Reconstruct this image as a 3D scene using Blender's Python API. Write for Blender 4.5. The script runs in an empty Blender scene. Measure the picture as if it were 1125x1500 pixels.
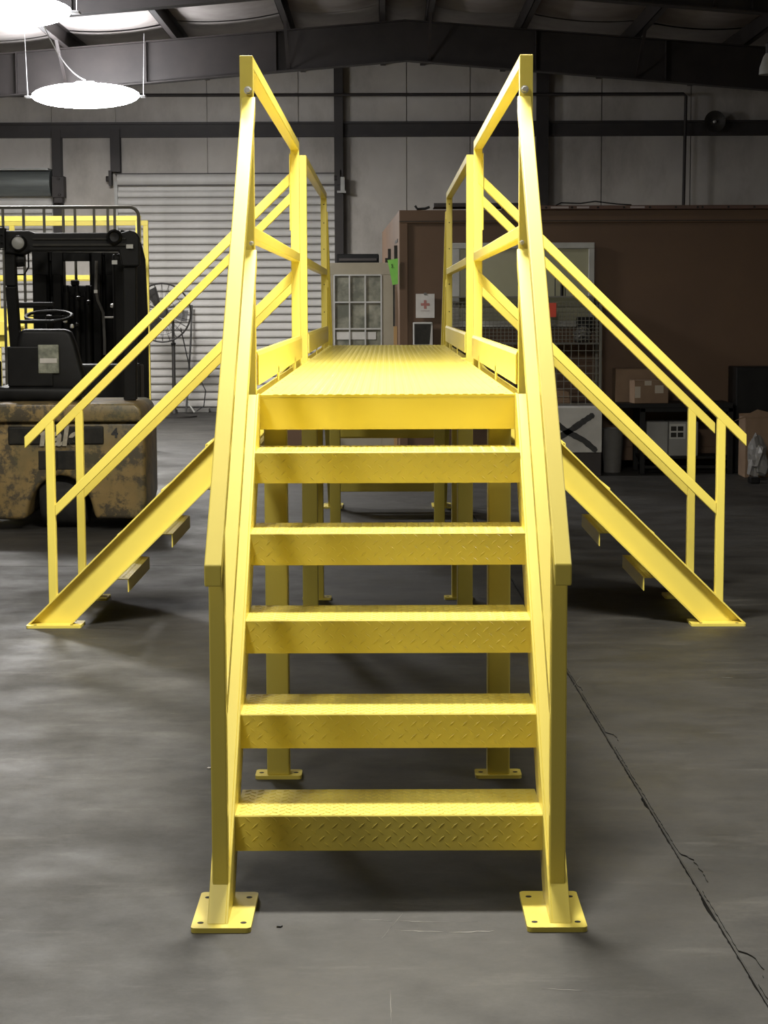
import bpy, bmesh, math, random
from mathutils import Vector, Matrix
R = random.Random(7)
PI = math.pi
C = bpy.context.scene.collection
SC = bpy.context.scene

# ------------------------------------------------------------------ camera
F = 2813.4
CP = Vector((-0.001, -4.648, 1.468))
_a, _b, _c = math.radians(6.1651), math.radians(-0.0991), math.radians(-0.1922)
_w = Vector((math.sin(_b)*math.cos(_a), math.cos(_b)*math.cos(_a), -math.sin(_a)))
_r0 = Vector((math.cos(_b), -math.sin(_b), 0)); _u0 = _r0.cross(_w)
_r = _r0*math.cos(_c)+_u0*math.sin(_c); _u = -_r0*math.sin(_c)+_u0*math.cos(_c)
cam = bpy.data.objects.new('camera', bpy.data.cameras.new('camera')); C.objects.link(cam)
cam.data.sensor_fit = 'VERTICAL'; cam.data.sensor_height = 36; cam.data.lens = F*36/1500
cam.data.clip_end = 200
m = Matrix.Identity(4)
for i, v in enumerate((_r, _u, -_w)):
    for j in range(3): m[j][i] = v[j]
m.translation = CP
cam.matrix_world = m
SC.camera = cam

def at(px, py, Y):                       # a point on the plane y = Y
    d = _w + _r*(px-562.5)/F + _u*(750-py)/F
    return CP + d*((Y-CP.y)/d.y)

# ------------------------------------------------------------------ world, exposure
wd = bpy.data.worlds.new('world'); SC.world = wd; wd.use_nodes = True
wd.node_tree.nodes['Background'].inputs[0].default_value = (0.9, 0.95, 1, 1)
wd.node_tree.nodes['Background'].inputs[1].default_value = 0.05
SC.view_settings.view_transform = 'Standard'; SC.view_settings.look = 'None'
SC.view_settings.gamma = 1; SC.view_settings.exposure = -0.06
SC.view_settings.use_curve_mapping = False
# lamps of the hall: (x, y, z, power, lit)
LAMPS = [
    (-3.33, 17.0, 3.78, 430, True), (-3.17, 11.4, 3.86, 200, True),
    (-1.75, -1.3, 4.05, 64, True), (-0.05, 2.0, 4.05, 410, True),
    (-3.3, 5.4, 3.9, 42, True), (2.6, 0.2, 4.05, 22, True),
]

# ------------------------------------------------------------------ materials
def new_mat(name):
    M = bpy.data.materials.new(name); M.use_nodes = True
    return M, M.node_tree, M.node_tree.nodes['Principled BSDF']
def noise_col(nt, b, c1, c2, scale=4, detail=6, rough=.6, lo=.35, hi=.65, vec=None, stretch=None, sock='Base Color'):
    tc = nt.nodes.new('ShaderNodeTexCoord'); n = nt.nodes.new('ShaderNodeTexNoise')
    mp = nt.nodes.new('ShaderNodeMapping'); nt.links.new(tc.outputs['Object'], mp.inputs[0])
    if stretch: mp.inputs['Scale'].default_value = stretch
    nt.links.new(mp.outputs[0], n.inputs['Vector'])
    n.inputs['Scale'].default_value = scale; n.inputs['Detail'].default_value = detail; n.inputs['Roughness'].default_value = rough
    r = nt.nodes.new('ShaderNodeValToRGB'); r.color_ramp.elements[0].position = lo; r.color_ramp.elements[1].position = hi
    r.color_ramp.elements[0].color = (*c1, 1); r.color_ramp.elements[1].color = (*c2, 1)
    nt.links.new(n.outputs[0], r.inputs[0])
    if sock: nt.links.new(r.outputs[0], b.inputs[sock])
    return r, n, mp
def bump(nt, b, src, strength=.2, dist=.01):
    bp = nt.nodes.new('ShaderNodeBump'); bp.inputs['Strength'].default_value = strength; bp.inputs['Distance'].default_value = dist
    nt.links.new(src, bp.inputs['Height']); nt.links.new(bp.outputs[0], b.inputs['Normal'])
MAT = {}
SPEC = {'black_steel': .2, 'black_plastic': .25, 'badge_black': .3, 'concrete': .3}
def mat(name, col, rough=.5, metal=0, col2=None, scale=4, emit=None, es=0, coat=0, stretch=None, bmp=0, lo=.35, hi=.65, detail=6):
    M, nt, b = new_mat(name)
    b.inputs['Base Color'].default_value = (*col, 1); b.inputs['Roughness'].default_value = rough; b.inputs['Metallic'].default_value = metal
    if coat: b.inputs['Coat Weight'].default_value = coat; b.inputs['Coat Roughness'].default_value = .12
    if col2:
        r, n, mp = noise_col(nt, b, col, col2, scale, detail, stretch=stretch, lo=lo, hi=hi)
        if bmp: bump(nt, b, n.outputs[0], bmp)
    if emit:
        b.inputs['Emission Color'].default_value = (*emit, 1); b.inputs['Emission Strength'].default_value = es
    if name in SPEC: b.inputs['Specular IOR Level'].default_value = SPEC[name]
    MAT[name] = M; return M
mat('yellow_paint', (.78, .655, .125), .38, 0, (.755, .63, .115), 3, coat=.2)
mat('yellow_old', (.42, .30, .06), .5, 0, (.52, .38, .08), 3)
mat('black_steel', (.006, .006, .006), .55, 0, (.010, .010, .010), 6)
mat('black_plastic', (.004, .004, .004), .5, 0, (.008, .008, .008), 10)
mat('tyre', (.012, .012, .012), .85, 0, (.03, .028, .025), 12)
mat('grey_steel', (.16, .16, .155), .45, .6, (.11, .11, .11), 12)
mat('wire_steel', (.17, .165, .14), .5, .3)
mat('chrome', (.75, .75, .75), .2, 1)
mat('zinc', (.75, .75, .72), .45, .8)
mat('hole_black', (.006, .006, .006), .8)
mat('dark_primer', (.022, .018, .017), .6, 0, (.035, .028, .026), 3)
mat('girt_primer', (.03, .026, .026), .6, 0, (.045, .038, .036), 3)
mat('white_door', (.62, .605, .58), .55, 0, (.52, .505, .48), 2.2, stretch=(1, 1, .4))
mat('door_drum', (.19, .21, .20), .45, .2, (.12, .13, .13), 3, stretch=(.3, 1, 3))
mat('greige_paint', (.30, .27, .20), .55, 0, (.25, .225, .165), 3)
mat('white_trim', (.45, .45, .43), .5, 0, (.36, .36, .34), 5)
mat('pane_reflection', (.10, .105, .085), .25, 0, (.28, .275, .22), 6, lo=.42, hi=.7)  # door glass: pale patches in the colour stand for reflections
mat('window_pane', (.30, .295, .19), .35, 0, (.36, .35, .23), 1.2)  # opaque olive, the reflection on the glass put into its colour
mat('cardboard', (.23, .155, .10), .8, 0, (.19, .125, .08), 5)
mat('tape', (.45, .40, .33), .4)
mat('paper_white', (.62, .60, .57), .7, 0, (.52, .50, .47), 8)
mat('green_paper', (.24, .62, .10), .7, 0, (.20, .54, .09), 9)
mat('red_tag', (.75, .08, .04), .6)
mat('ink_black', (.02, .02, .02), .7, 0, (.04, .04, .04), 20)
mat('ink_red', (.38, .16, .14), .7)
mat('ink_faint', (.38, .33, .32), .7)
mat('board_white', (.50, .49, .46), .6, 0, (.36, .35, .32), 3.5, lo=.4, hi=.75)
mat('grey_plastic', (.16, .155, .145), .5, 0, (.12, .115, .108), 4)
mat('appliance', (.26, .26, .25), .4, 0, (.20, .20, .19), 3)
mat('tan_wood', (.40, .25, .10), .6, 0, (.32, .2, .08), 9, stretch=(1, 1, .1))
mat('insulation', (.36, .33, .31), .7, 0, (.28, .25, .235), 3)
mat('fan_grey', (.022, .02, .018), .55, .2)
mat('cable_white', (.7, .7, .7), .5)
mat('cable_black', (.012, .012, .012), .6)
mat('lamp_metal', (.5, .5, .5), .4)
mat('lamp_glow', (1, 1, 1), .5, emit=(1, .98, .95), es=12)
mat('lamp_glow_bright', (1, 1, 1), .5, emit=(.95, .96, 1), es=62)
mat('badge_black', (.010, .010, .009), .5, 0, (.025, .023, .018), 14)
mat('letter_metal', (.42, .38, .30), .45, 0, (.30, .27, .2), 30)
mat('plate_aged', (.33, .34, .27), .5, 0, (.12, .13, .10), 16)
mat('reflector', (.10, .105, .11), .3)
mat('bag', (.20, .195, .19), .35)
mat('horn_brown', (.035, .03, .025), .6)

# worn forklift paint
M, nt, b = new_mat('worn_ochre'); MAT['worn_ochre'] = M
r1, n1, _ = noise_col(nt, b, (.20, .14, .055), (.30, .21, .085), 2.5, 5, sock=None)
r2, n2, _ = noise_col(nt, b, (0, 0, 0), (1, 1, 1), 5.5, 9, rough=.75, lo=.48, hi=.55, sock=None)
r3, n3, _ = noise_col(nt, b, (0, 0, 0), (1, 1, 1), 1.6, 4, lo=.48, hi=.7, sock=None)
mx = nt.nodes.new('ShaderNodeMixRGB'); mx.inputs[2].default_value = (.075, .062, .04, 1)
nt.links.new(r1.outputs[0], mx.inputs[1]); nt.links.new(r2.outputs[0], mx.inputs[0])
mx2 = nt.nodes.new('ShaderNodeMixRGB'); mx2.inputs[2].default_value = (.11, .105, .055, 1)
nt.links.new(mx.outputs[0], mx2.inputs[1]); nt.links.new(r3.outputs[0], mx2.inputs[0])
nt.links.new(mx2.outputs[0], b.inputs['Base Color']); b.inputs['Roughness'].default_value = .38

# rust-brown container paint
M, nt, b = new_mat('brown_container'); MAT['brown_container'] = M
noise_col(nt, b, (.125, .074, .043), (.105, .062, .037), 1.3, 4); b.inputs['Roughness'].default_value = .55; b.inputs['Specular IOR Level'].default_value = .35
M, nt, b = new_mat('brown_flange'); MAT['brown_flange'] = M
noise_col(nt, b, (.11, .052, .036), (.085, .045, .032), 3, 4); b.inputs['Roughness'].default_value = .5

# back wall board, water-stained
M, nt, b = new_mat('wall_board'); MAT['wall_board'] = M
r1, n1, _ = noise_col(nt, b, (.46, .43, .395), (.60, .565, .52), 1.1, 5, lo=.3, hi=.7, sock=None)
r2, n2, _ = noise_col(nt, b, (1, 1, 1), (.50, .475, .45), .8, 8, rough=.7, lo=.48, hi=.72, stretch=(1, 1, .45), sock=None)
mx = nt.nodes.new('ShaderNodeMixRGB'); mx.blend_type = 'MULTIPLY'; mx.inputs[0].default_value = .8
nt.links.new(r1.outputs[0], mx.inputs[1]); nt.links.new(r2.outputs[0], mx.inputs[2])
nt.links.new(mx.outputs[0], b.inputs['Base Color']); b.inputs['Roughness'].default_value = .8

# sealed concrete floor
M, nt, b = new_mat('concrete'); MAT['concrete'] = M
r1, n1, _ = noise_col(nt, b, (.0165, .0157, .0137), (.035, .033, .029), 2.2, 10, rough=.7, lo=.36, hi=.64, stretch=(.8, 1.4, 1), sock=None)
r2, n2, _ = noise_col(nt, b, (0, 0, 0), (1, 1, 1), 3.0, 12, rough=.74, lo=.55, hi=.78, stretch=(.5, 2.2, 1), sock=None)
r3, n3, _ = noise_col(nt, b, (.6, .6, .6), (1.3, 1.3, 1.3), 70, 4, rough=.8, lo=.3, hi=.7, sock=None)
r4, n4, _ = noise_col(nt, b, (0, 0, 0), (1, 1, 1), 14, 3, rough=.6, lo=.735, hi=.76, stretch=(.25, 2.5, 1), sock=None)
mx = nt.nodes.new('ShaderNodeMixRGB'); mx.inputs[2].default_value = (.082, .078, .071, 1)
nt.links.new(r1.outputs[0], mx.inputs[1]); nt.links.new(r2.outputs[0], mx.inputs[0])
mx2 = nt.nodes.new('ShaderNodeMixRGB'); mx2.blend_type = 'MULTIPLY'; mx2.inputs[0].default_value = .6
nt.links.new(mx.outputs[0], mx2.inputs[1]); nt.links.new(r3.outputs[0], mx2.inputs[2])
mx3 = nt.nodes.new('ShaderNodeMixRGB'); mx3.inputs[2].default_value = (.16, .155, .14, 1)
nt.links.new(mx2.outputs[0], mx3.inputs[1]); nt.links.new(r4.outputs[0], mx3.inputs[0])
nt.links.new(mx3.outputs[0], b.inputs['Base Color'])
rr, _, _ = noise_col(nt, b, (.52, .52, .52), (.72, .72, .72), 3, 6, sock='Roughness')
bump(nt, b, n3.outputs[0], .15, .002)
mat("joint_dark", (.03, .028, .026), .9)
mat('chalk', (.17, .165, .15), .8)

# ------------------------------------------------------------------ mesh helpers
class MB:
    def __init__(s): s.bm = bmesh.new()
    def box(s, x0, x1, y0, y1, z0, z1, rot=None):
        vs = [s.bm.verts.new(v) for v in ((x0,y0,z0),(x1,y0,z0),(x1,y1,z0),(x0,y1,z0),(x0,y0,z1),(x1,y0,z1),(x1,y1,z1),(x0,y1,z1))]
        for f in ((0,3,2,1),(4,5,6,7),(0,1,5,4),(1,2,6,5),(2,3,7,6),(3,0,4,7)): s.bm.faces.new([vs[i] for i in f])
        return s
    def prism(s, poly, a, b, axis='x'):
        # poly in the two other axes, extruded from a to b
        def P(p, t):
            return {'x': (t, p[0], p[1]), 'y': (p[0], t, p[1]), 'z': (p[0], p[1], t)}[axis]
        A = [s.bm.verts.new(P(p, a)) for p in poly]; B = [s.bm.verts.new(P(p, b)) for p in poly]
        s.bm.faces.new(A[::-1]); s.bm.faces.new(B)
        n = len(poly)
        for i in range(n): s.bm.faces.new((A[i], A[(i+1) % n], B[(i+1) % n], B[i]))
        return s
    def bar(s, p, q, w, h=None, up=(0, 0, 1)):
        p, q = Vector(p), Vector(q); h = h or w
        d = (q-p).normalized(); u = Vector(up)
        if abs(d.dot(u)) > .99: u = Vector((1, 0, 0))
        x = d.cross(u).normalized(); y = x.cross(d).normalized()
        A = [s.bm.verts.new(p+x*i*w/2+y*j*h/2) for i, j in ((-1,-1),(1,-1),(1,1),(-1,1))]
        B = [s.bm.verts.new(q+x*i*w/2+y*j*h/2) for i, j in ((-1,-1),(1,-1),(1,1),(-1,1))]
        s.bm.faces.new(A[::-1]); s.bm.faces.new(B)
        for i in range(4): s.bm.faces.new((A[i], A[(i+1) % 4], B[(i+1) % 4], B[i]))
        return s
    def tube(s, pts, r, n=8, closed=False):
        pts = [Vector(p) for p in pts]; rings = []; N = len(pts); ref = None
        for i, p in enumerate(pts):
            if closed: d = pts[(i+1) % N]-pts[i-1]
            else: d = pts[min(i+1, N-1)]-pts[max(i-1, 0)]
            d.normalize()
            if ref is None: ref = Vector((0, 0, 1)) if abs(d.z) < .9 else Vector((1, 0, 0))
            x = d.cross(ref).normalized(); y = x.cross(d); ref = y
            rr = r[i] if isinstance(r, (list, tuple)) else r
            rings.append([s.bm.verts.new(p+(x*math.cos(2*PI*k/n)+y*math.sin(2*PI*k/n))*rr) for k in range(n)])
        for i in range(N if closed else N-1):
            a, b_ = rings[i], rings[(i+1) % N]
            for k in range(n): s.bm.faces.new((a[k], a[(k+1) % n], b_[(k+1) % n], b_[k]))
        if not closed: s.bm.faces.new(rings[0]); s.bm.faces.new(rings[-1][::-1])
        return s
    def lathe(s, prof, n=24, c=(0, 0, 0), axis='z'):
        def P(r, h, t):
            a, b_ = r*math.cos(t), r*math.sin(t)
            v = {'z': (a, b_, h), 'y': (a, h, b_), 'x': (h, a, b_)}[axis]
            return (v[0]+c[0], v[1]+c[1], v[2]+c[2])
        rings = []
        for (r, h) in prof:
            rings.append([s.bm.verts.new(P(max(r, 1e-4), h, 2*PI*k/n)) for k in range(n)])
        for a, b_ in zip(rings, rings[1:]):
            for k in range(n): s.bm.faces.new((a[k], a[(k+1) % n], b_[(k+1) % n], b_[k]))
        s.bm.faces.new(rings[0][::-1]); s.bm.faces.new(rings[-1])
        return s
    def mesh(s, name, bevel=0, seg=1, smooth=False, only_sharp=True):
        bmesh.ops.recalc_face_normals(s.bm, faces=s.bm.faces)
        if bevel:
            es = [e for e in s.bm.edges if len(e.link_faces) == 2 and e.calc_face_angle() > .6]
            bmesh.ops.bevel(s.bm, geom=es, offset=bevel, segments=seg, affect='EDGES', profile=.5, clamp_overlap=True)
        me = bpy.data.meshes.new(name); s.bm.to_mesh(me); s.bm.free()
        if smooth:
            for p in me.polygons: p.use_smooth = True
            try: me.set_sharp_from_angle(angle=.6)
            except Exception: pass
        return me

def link(name, me, material=None, parent=None, loc=None, rot=None):
    o = bpy.data.objects.new(name, me); C.objects.link(o)
    if material and me and not me.materials: me.materials.append(MAT[material])
    if parent: o.parent = parent
    if loc: o.location = loc
    if rot: o.rotation_euler = rot
    return o
def part(name, mb, material, parent=None, bevel=0, seg=1, smooth=False, loc=None, rot=None):
    return link(name, mb.mesh(name, bevel, seg, smooth), material, parent, loc, rot)
def tag(o, label=None, cat=None, group=None, kind=None):
    if label: o['label'] = label
    if cat: o['category'] = cat
    if group: o['group'] = group
    if kind: o['kind'] = kind
    return o
def thing(name, label, cat, loc=(0, 0, 0), rz=0, group=None):
    o = link(name, None, loc=loc, rot=(0, 0, rz)); o.empty_display_size = .1
    return tag(o, label, cat, group)
def struct(name, mb, material, bevel=0, parent=None):
    o = part(name, mb, material, parent, bevel)
    if not parent: o['kind'] = 'structure'
    return o
def text_mesh(name, txt, size, material, parent, loc, rot, depth=.002, bold=0, shear=0, sx=1):
    cu = bpy.data.curves.new(name, 'FONT'); cu.body = txt; cu.size = size; cu.extrude = depth; cu.offset = bold; cu.shear = shear
    cu.align_x = 'CENTER'; cu.align_y = 'CENTER'
    tmp = bpy.data.objects.new('tmp', cu); C.objects.link(tmp)
    dg = bpy.context.evaluated_depsgraph_get()
    me = bpy.data.meshes.new_from_object(tmp.evaluated_get(dg)); bpy.data.objects.remove(tmp)
    me.name = name; me.materials.clear()
    o = link(name, me, material, parent, loc, rot); o.scale = (sx, 1, 1)
    return o

# ------------------------------------------------------------------ the hall: floor
JX = lambda y: .795-.021*(y+.6)
b = MB(); b.box(-9, 8.5, -9, 22.3, -.12, -.03)
floor = struct('floor', b, 'joint_dark')
def jag(y0, y1, off, chips):
    pts, y = [], y0
    while y < y1:
        x = JX(y)+off+R.uniform(-.0016, .0016)
        for cy, cw, cd in chips:
            if abs(y-cy) < cw: x += math.copysign(cd*(1-((y-cy)/cw)**2)**.5, off)*R.uniform(.8, 1.1)
        pts.append((x, y)); y += .018
    pts.append((JX(y1)+off, y1)); return pts
JY = 6.14
def slab(poly, bev=0):
    b = MB(); b.prism(poly, -.05, 0, 'z'); return part('slab', b, 'concrete', floor)
Lj = jag(-9, JY-.004, -.0062, [(.9, .06, .006), (-.1, .1, .005)])
Rj = jag(-9, JY-.004, .0066, [(1.75, .10, .028), (.22, .16, .034), (-.5, .1, .03), (2.6, .05, .01)])
b = MB(); b.prism([(JX(-9)-.0028, -9), (JX(-9)+.0028, -9), (JX(JY), JY-.01)], -.029, -.001, 'z').prism([(JX(-9)+.0028, -9), (JX(-9)+.065, -9), (JX(JY)+.05, JY-.01), (JX(JY)+.004, JY-.01)], -.029, -.004, 'z'); part('joint_filler', b, 'concrete', floor)
slab([(-9, -9)]+Lj+[(-9, JY-.004)])
slab([(8.5, JY-.004)]+Rj[::-1]+[(8.5, -9)])
slab([(-9, JY+.004), (JX(JY)-.003, JY+.004), (JX(22)-.003, 22.3), (-9, 22.3)])
slab([(JX(JY)+.003, JY+.004), (8.5, JY+.004), (8.5, 22.3), (JX(22)+.003, 22.3)])

# ------------------------------------------------------------------ the hall: walls
WY = 22.0
RX = .23
def roofz(x, base=4.73): return base-.078*abs(x-RX)
b = MB(); b.prism([(-9, -.03), (8.5, -.03), (8.5, roofz(8.5, 4.95)), (RX, 4.95), (-9, roofz(-9, 4.95))], WY+.1, WY+.3, 'y')
wall_back = struct('wall_back', b, 'wall_board')
# board panels on the back wall, each between seams
seams = [-9, -7.2, -5.95, -4.58, -3.70, -2.45, -1.2, -.60, .28, 1.15, 2.12, 2.95, 4.17, 5.4, 6.6, 8.5]
for x0, x1 in zip(seams, seams[1:]):
    for z0, z1 in ((0.0, 3.86), (3.86, 4.99)):
        if z0 == 0 and (-7.3 < x0 < -4.6 or -3.8 < x0 < -.65): z0 = 3.2
        zt0, zt1 = (min(z1, roofz(x0, 4.93)), min(z1, roofz(x1, 4.93)))
        b = MB(); yy = WY+.06+R.uniform(0, .012)
        b.prism([(x0+.006, z0), (x1-.006, z0), (x1-.006, zt1-.006), (x0+.006, zt0-.006)], yy, WY+.1, 'y')
        part('panel', b, 'wall_board', wall_back)
b = MB(); b.box(-9.2, -9, -9, WY+.3, -.03, 4.6); struct('wall_left', b, 'wall_board')
b = MB(); b.box(8.5, 8.7, -9, WY+.3, -.03, 4.6); struct('wall_right', b, 'wall_board')
b = MB(); b.prism([(-9, -.03), (8.5, -.03), (8.5, roofz(8.5, 4.95)), (RX, 4.95), (-9, roofz(-9, 4.95))], -9.2, -9, 'y'); struct('wall_front', b, 'wall_board')

def steel(name, mb, material='dark_primer'):
    o = part(name, mb, material); o['kind'] = 'structure'; return o
# horizontal girt, wide C-section
b = MB()
gz1, gz0 = at(600, 178, WY).z, at(600, 200, WY).z
b.box(-9, 8.5, WY-.02, WY+.06, gz0, gz0+.03).box(-9, 8.5, WY+.0, WY+.06, gz0+.03, gz1-.03).box(-9, 8.5, WY-.05, WY+.06, gz1-.03, gz1)
steel('trim_1', b, 'girt_primer')
# wall columns (I-sections)
def column(px0, px1, n, ztop=4.7, z0=0, y0=WY-.12):
    x0, x1 = at(px0, 300, WY-.1).x, at(px1, 300, WY-.1).x
    b = MB(); b.box(x0, x1, y0, y0+.012, z0, ztop).box((x0+x1)/2-.006, (x0+x1)/2+.006, y0+.012, WY+.04, z0, ztop).box(x0, x1, WY+.03, WY+.05, z0, ztop)
    steel('trim_%d' % n, b, 'dark_primer')
column(490, 503, 2); column(786, 803, 3); column(78, 91, 4, 3.85, .0); column(163, 177, 5, 3.85, 3.28); 
# thin sprinkler pipe along the wall and its drop
b = MB(); zp = at(600, 139, WY-.2).z; xd = at(1004, 200, WY-.2).x
b.tube([(-5.6, WY-.2, zp+.01), (xd-.03, WY-.2, zp), (xd, WY-.2, zp-.03), (xd-.02, WY-.2, 2.2)], .022, 8)
tag(part('pipe', b, 'dark_primer', smooth=True), 'dark thin pipe running high along the back wall and dropping behind the brown container', 'pipe')

# ------------------------------------------------------------------ roof
b = MB()
for s in (-1, 1):
    xe = -9.2 if s < 0 else 8.7
    b.prism([(RX, 5.0), (xe, roofz(xe, 5.0)), (xe, roofz(xe, 5.06)), (RX, 5.06)], -9.2, WY+.3, 'y')
struct('ceiling', b, 'insulation')
ceil = bpy.data.objects['ceiling']
offs = [.27, 1.36, 2.67, 3.92, 5.15, 6.4, 7.65, 8.9]
pur = sorted([RX-o for o in offs]+[RX+o for o in offs if RX+o < 8.4])
for x in pur:
    z = roofz(x)
    b = MB(); b.box(x-.035, x+.035, -9, WY+.1, z, z+.008).box(x-.035, x-.028, -9, WY+.1, z, z+.22).box(x-.035, x+.035, -9, WY+.1, z+.21, z+.22)
    part('purlin', b, 'dark_primer', ceil)
# sagging insulation blankets between purlins
raf_y = [-6.9, -2.0, 2.9, 7.8, 12.7, 18.0]
for x0, x1 in zip(pur, pur[1:]):
    for y0, y1 in zip([-9]+raf_y[:], raf_y[:]+[WY+.1]):
        bm = bmesh.new(); nx, ny = 8, 8; g = []
        for i in range(nx+1):
            u = i/nx; row = []
            for j in range(ny+1):
                v = j/ny; x = x0+.03+(x1-x0-.06)*u
                z = roofz(x, 4.93)-.10*4*u*(1-u)*(.5+.5*(4*v*(1-v))**.3)-.01*math.sin(7*v+x0)
                row.append(bm.verts.new((x, y0+.03+(y1-y0-.06)*v, z)))
            g.append(row)
        for i in range(nx):
            for j in range(ny): bm.faces.new((g[i][j], g[i+1][j], g[i+1][j+1], g[i][j+1]))
        me = bpy.data.meshes.new('insulation_blanket'); bm.to_mesh(me); bm.free()
        for p in me.polygons: p.use_smooth = True
        link('insulation_blanket', me, 'insulation', ceil)
# tapered I rafters
for y in raf_y:
    b = MB()
    for s in (-1, 1):
        xe = -9 if s < 0 else 8.5
        zt = lambda x: roofz(x); zb = lambda x: 4.265-.083*abs(x-RX)
        b.prism([(RX, zb(RX)), (xe, zb(xe)), (xe, zt(xe)), (RX, zt(RX))], y-.005, y+.005, 'y')
        b.prism([(RX, zb(RX)), (xe, zb(xe)), (xe, zb(xe)+.014), (RX, zb(RX)+.014)], y-.08, y+.08, 'y')
        b.prism([(RX, zt(RX)-.014), (xe, zt(xe)-.014), (xe, zt(xe)), (RX, zt(RX))], y-.08, y+.08, 'y')
        for k in range(1, 6):
            x = RX+s*k*1.5
            b.box(x-.005, x+.005, y-.075, y+.075, zb(x), zt(x)-.01)
    rf = part('rafter', b, 'dark_primer', ceil)
    for x in pur[::2]:
        b = MB(); b.bar((x, y-.75, roofz(x)+.02), (x, y-.02, 4.265-.083*abs(x-RX)+.02), .035, .012)
        part('flange_brace', b, 'girt_primer', ceil)
# hanger wires on the flange
# ------------------------------------------------------------------ roll-up doors
def rollup(n, x0, x1, ztop, pitch, drum_mat, dz=.14):
    b = MB(); b.box(x0-.02, x1+.02, WY+.04, WY+.06, 0, ztop)
    d = tag(part('door_%d' % n, b, 'white_door'), None, None, kind='structure')
    sl = MB(); w = x1-x0
    sl.prism([(.012, 0), (-.018, .012), (-.024, .03), (-.022, pitch-.04), (-.010, pitch-.020), (.012, pitch-.016), (.02, pitch-.010), (.02, 0)], 0, w, 'x')
    me = sl.mesh('slat')
    z = .06
    while z+pitch < ztop-dz:
        link('slat', me, 'white_door', d, (x0, WY-.0, z)); z += pitch
    bt = MB(); bt.box(x0, x1, WY-.03, WY+.03, 0.0, .058); part('bottom_bar', bt, 'grey_steel', d)
    for xx in (x0-.045, x1+.0):
        g = MB(); g.box(xx, xx+.045, WY-.05, WY+.03, 0, ztop-dz+.06); part('guide_rail', g, 'white_trim', d)
    return d
X = lambda px: at(px, 400, WY).x
Z = lambda py: at(400, py, WY).z
d1 = rollup(1, X(175), X(492), Z(255), .1065, 'white_door', .16)
b = MB(); zc = Z(263)
b.lathe([(.085, 0), (.085, X(492)-X(175))], 20, (X(175), WY-.02, zc), 'x'); part('door_drum', b, 'white_door', d1, smooth=True)
b = MB(); b.box(X(172), X(497), WY-.06, WY+.04, Z(256), Z(253.5)); part('header', b, 'dark_primer', d1)
b = MB(); b.box(X(175), X(492), WY-.07, WY-.02, Z(271.5), Z(269)); part('weather_strip', b, 'dark_primer', d1)
for s in (0, 1):
    xx = X(166) if s == 0 else X(497)
    b = MB(); b.box(xx-.02, xx+.02, WY-.16, WY-.02, Z(272), Z(250)).lathe([(.04, 0), (.04, .08)], 10, (xx-.06, WY-.1, Z(262)), 'x')
    part('drum_bracket', b, 'dark_primer', d1)
b = MB(); b.box(X(500), X(506), WY-.2, WY-.17, Z(281), Z(261)).box(X(495), X(508), WY-.2, WY-.17, Z(284), Z(281))
part('chain_keeper', b, 'white_trim', d1)
d0 = rollup(2, -7.4, X(79), Z(250), .1065, 'door_drum', .34)
b = MB(); b.lathe([(.175, 0), (.175, X(80)+7.4)], 24, (-7.4, WY-.10, Z(268)), 'x'); part('door_drum', b, 'door_drum', d0, smooth=True)
b = MB(); b.box(-7.4, X(79), WY-.3, WY+.04, Z(250), Z(247)); part('header', b, 'white_trim', d0)
b = MB(); b.box(X(84), X(102), WY-.3, WY-.12, Z(290), Z(259)); b.box(X(86), X(99), WY-.28, WY-.12, Z(298), Z(289))
b.lathe([(.02, 0), (.02, .02)], 8, (X(95), WY-.32, Z(286)), 'y').lathe([(.02, 0), (.02, .02)], 8, (X(94), WY-.32, Z(263)), 'y')
part('chain_hoist', b, 'dark_primer', d0, .006)
# dark low box opening behind the standing glass door
b = MB(); b.box(X(500), X(556), 19.6, 20.2, 0, at(520, 372, 19.6).z)
cb = tag(part('cabinet', b, 'black_steel', bevel=.01), 'black cabinet behind the glazed door, only its top edge showing above it', 'cabinet')
b = MB(); zt = at(520, 376, 19.58).z; b.box(X(503), X(553), 19.585, 19.6, zt-.05, zt-.02); part('door', b, 'dark_primer', cb)

# horn on the girt
hc = at(1047, 178, WY-.15)
t = thing('alarm_horn', 'dark round alarm horn fixed on the wall beam above the brown container', 'horn', (hc.x, WY-.05, hc.z))
b = MB(); b.lathe([(.05, .0), (.07, -.03), (.14, -.10), (.145, -.12), (.13, -.115), (.06, -.06), (.04, -.05)], 24, axis='y'); part('bell', b, 'horn_brown', t, smooth=True)
b = MB(); b.lathe([(.022, -.05), (.022, -.11), (.012, -.12)], 12, axis='y'); part('driver', b, 'zinc', t, smooth=True)
b = MB(); b.box(-.05, .05, 0, .05, -.06, .06); part('bracket', b, 'dark_primer', t)

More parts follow.
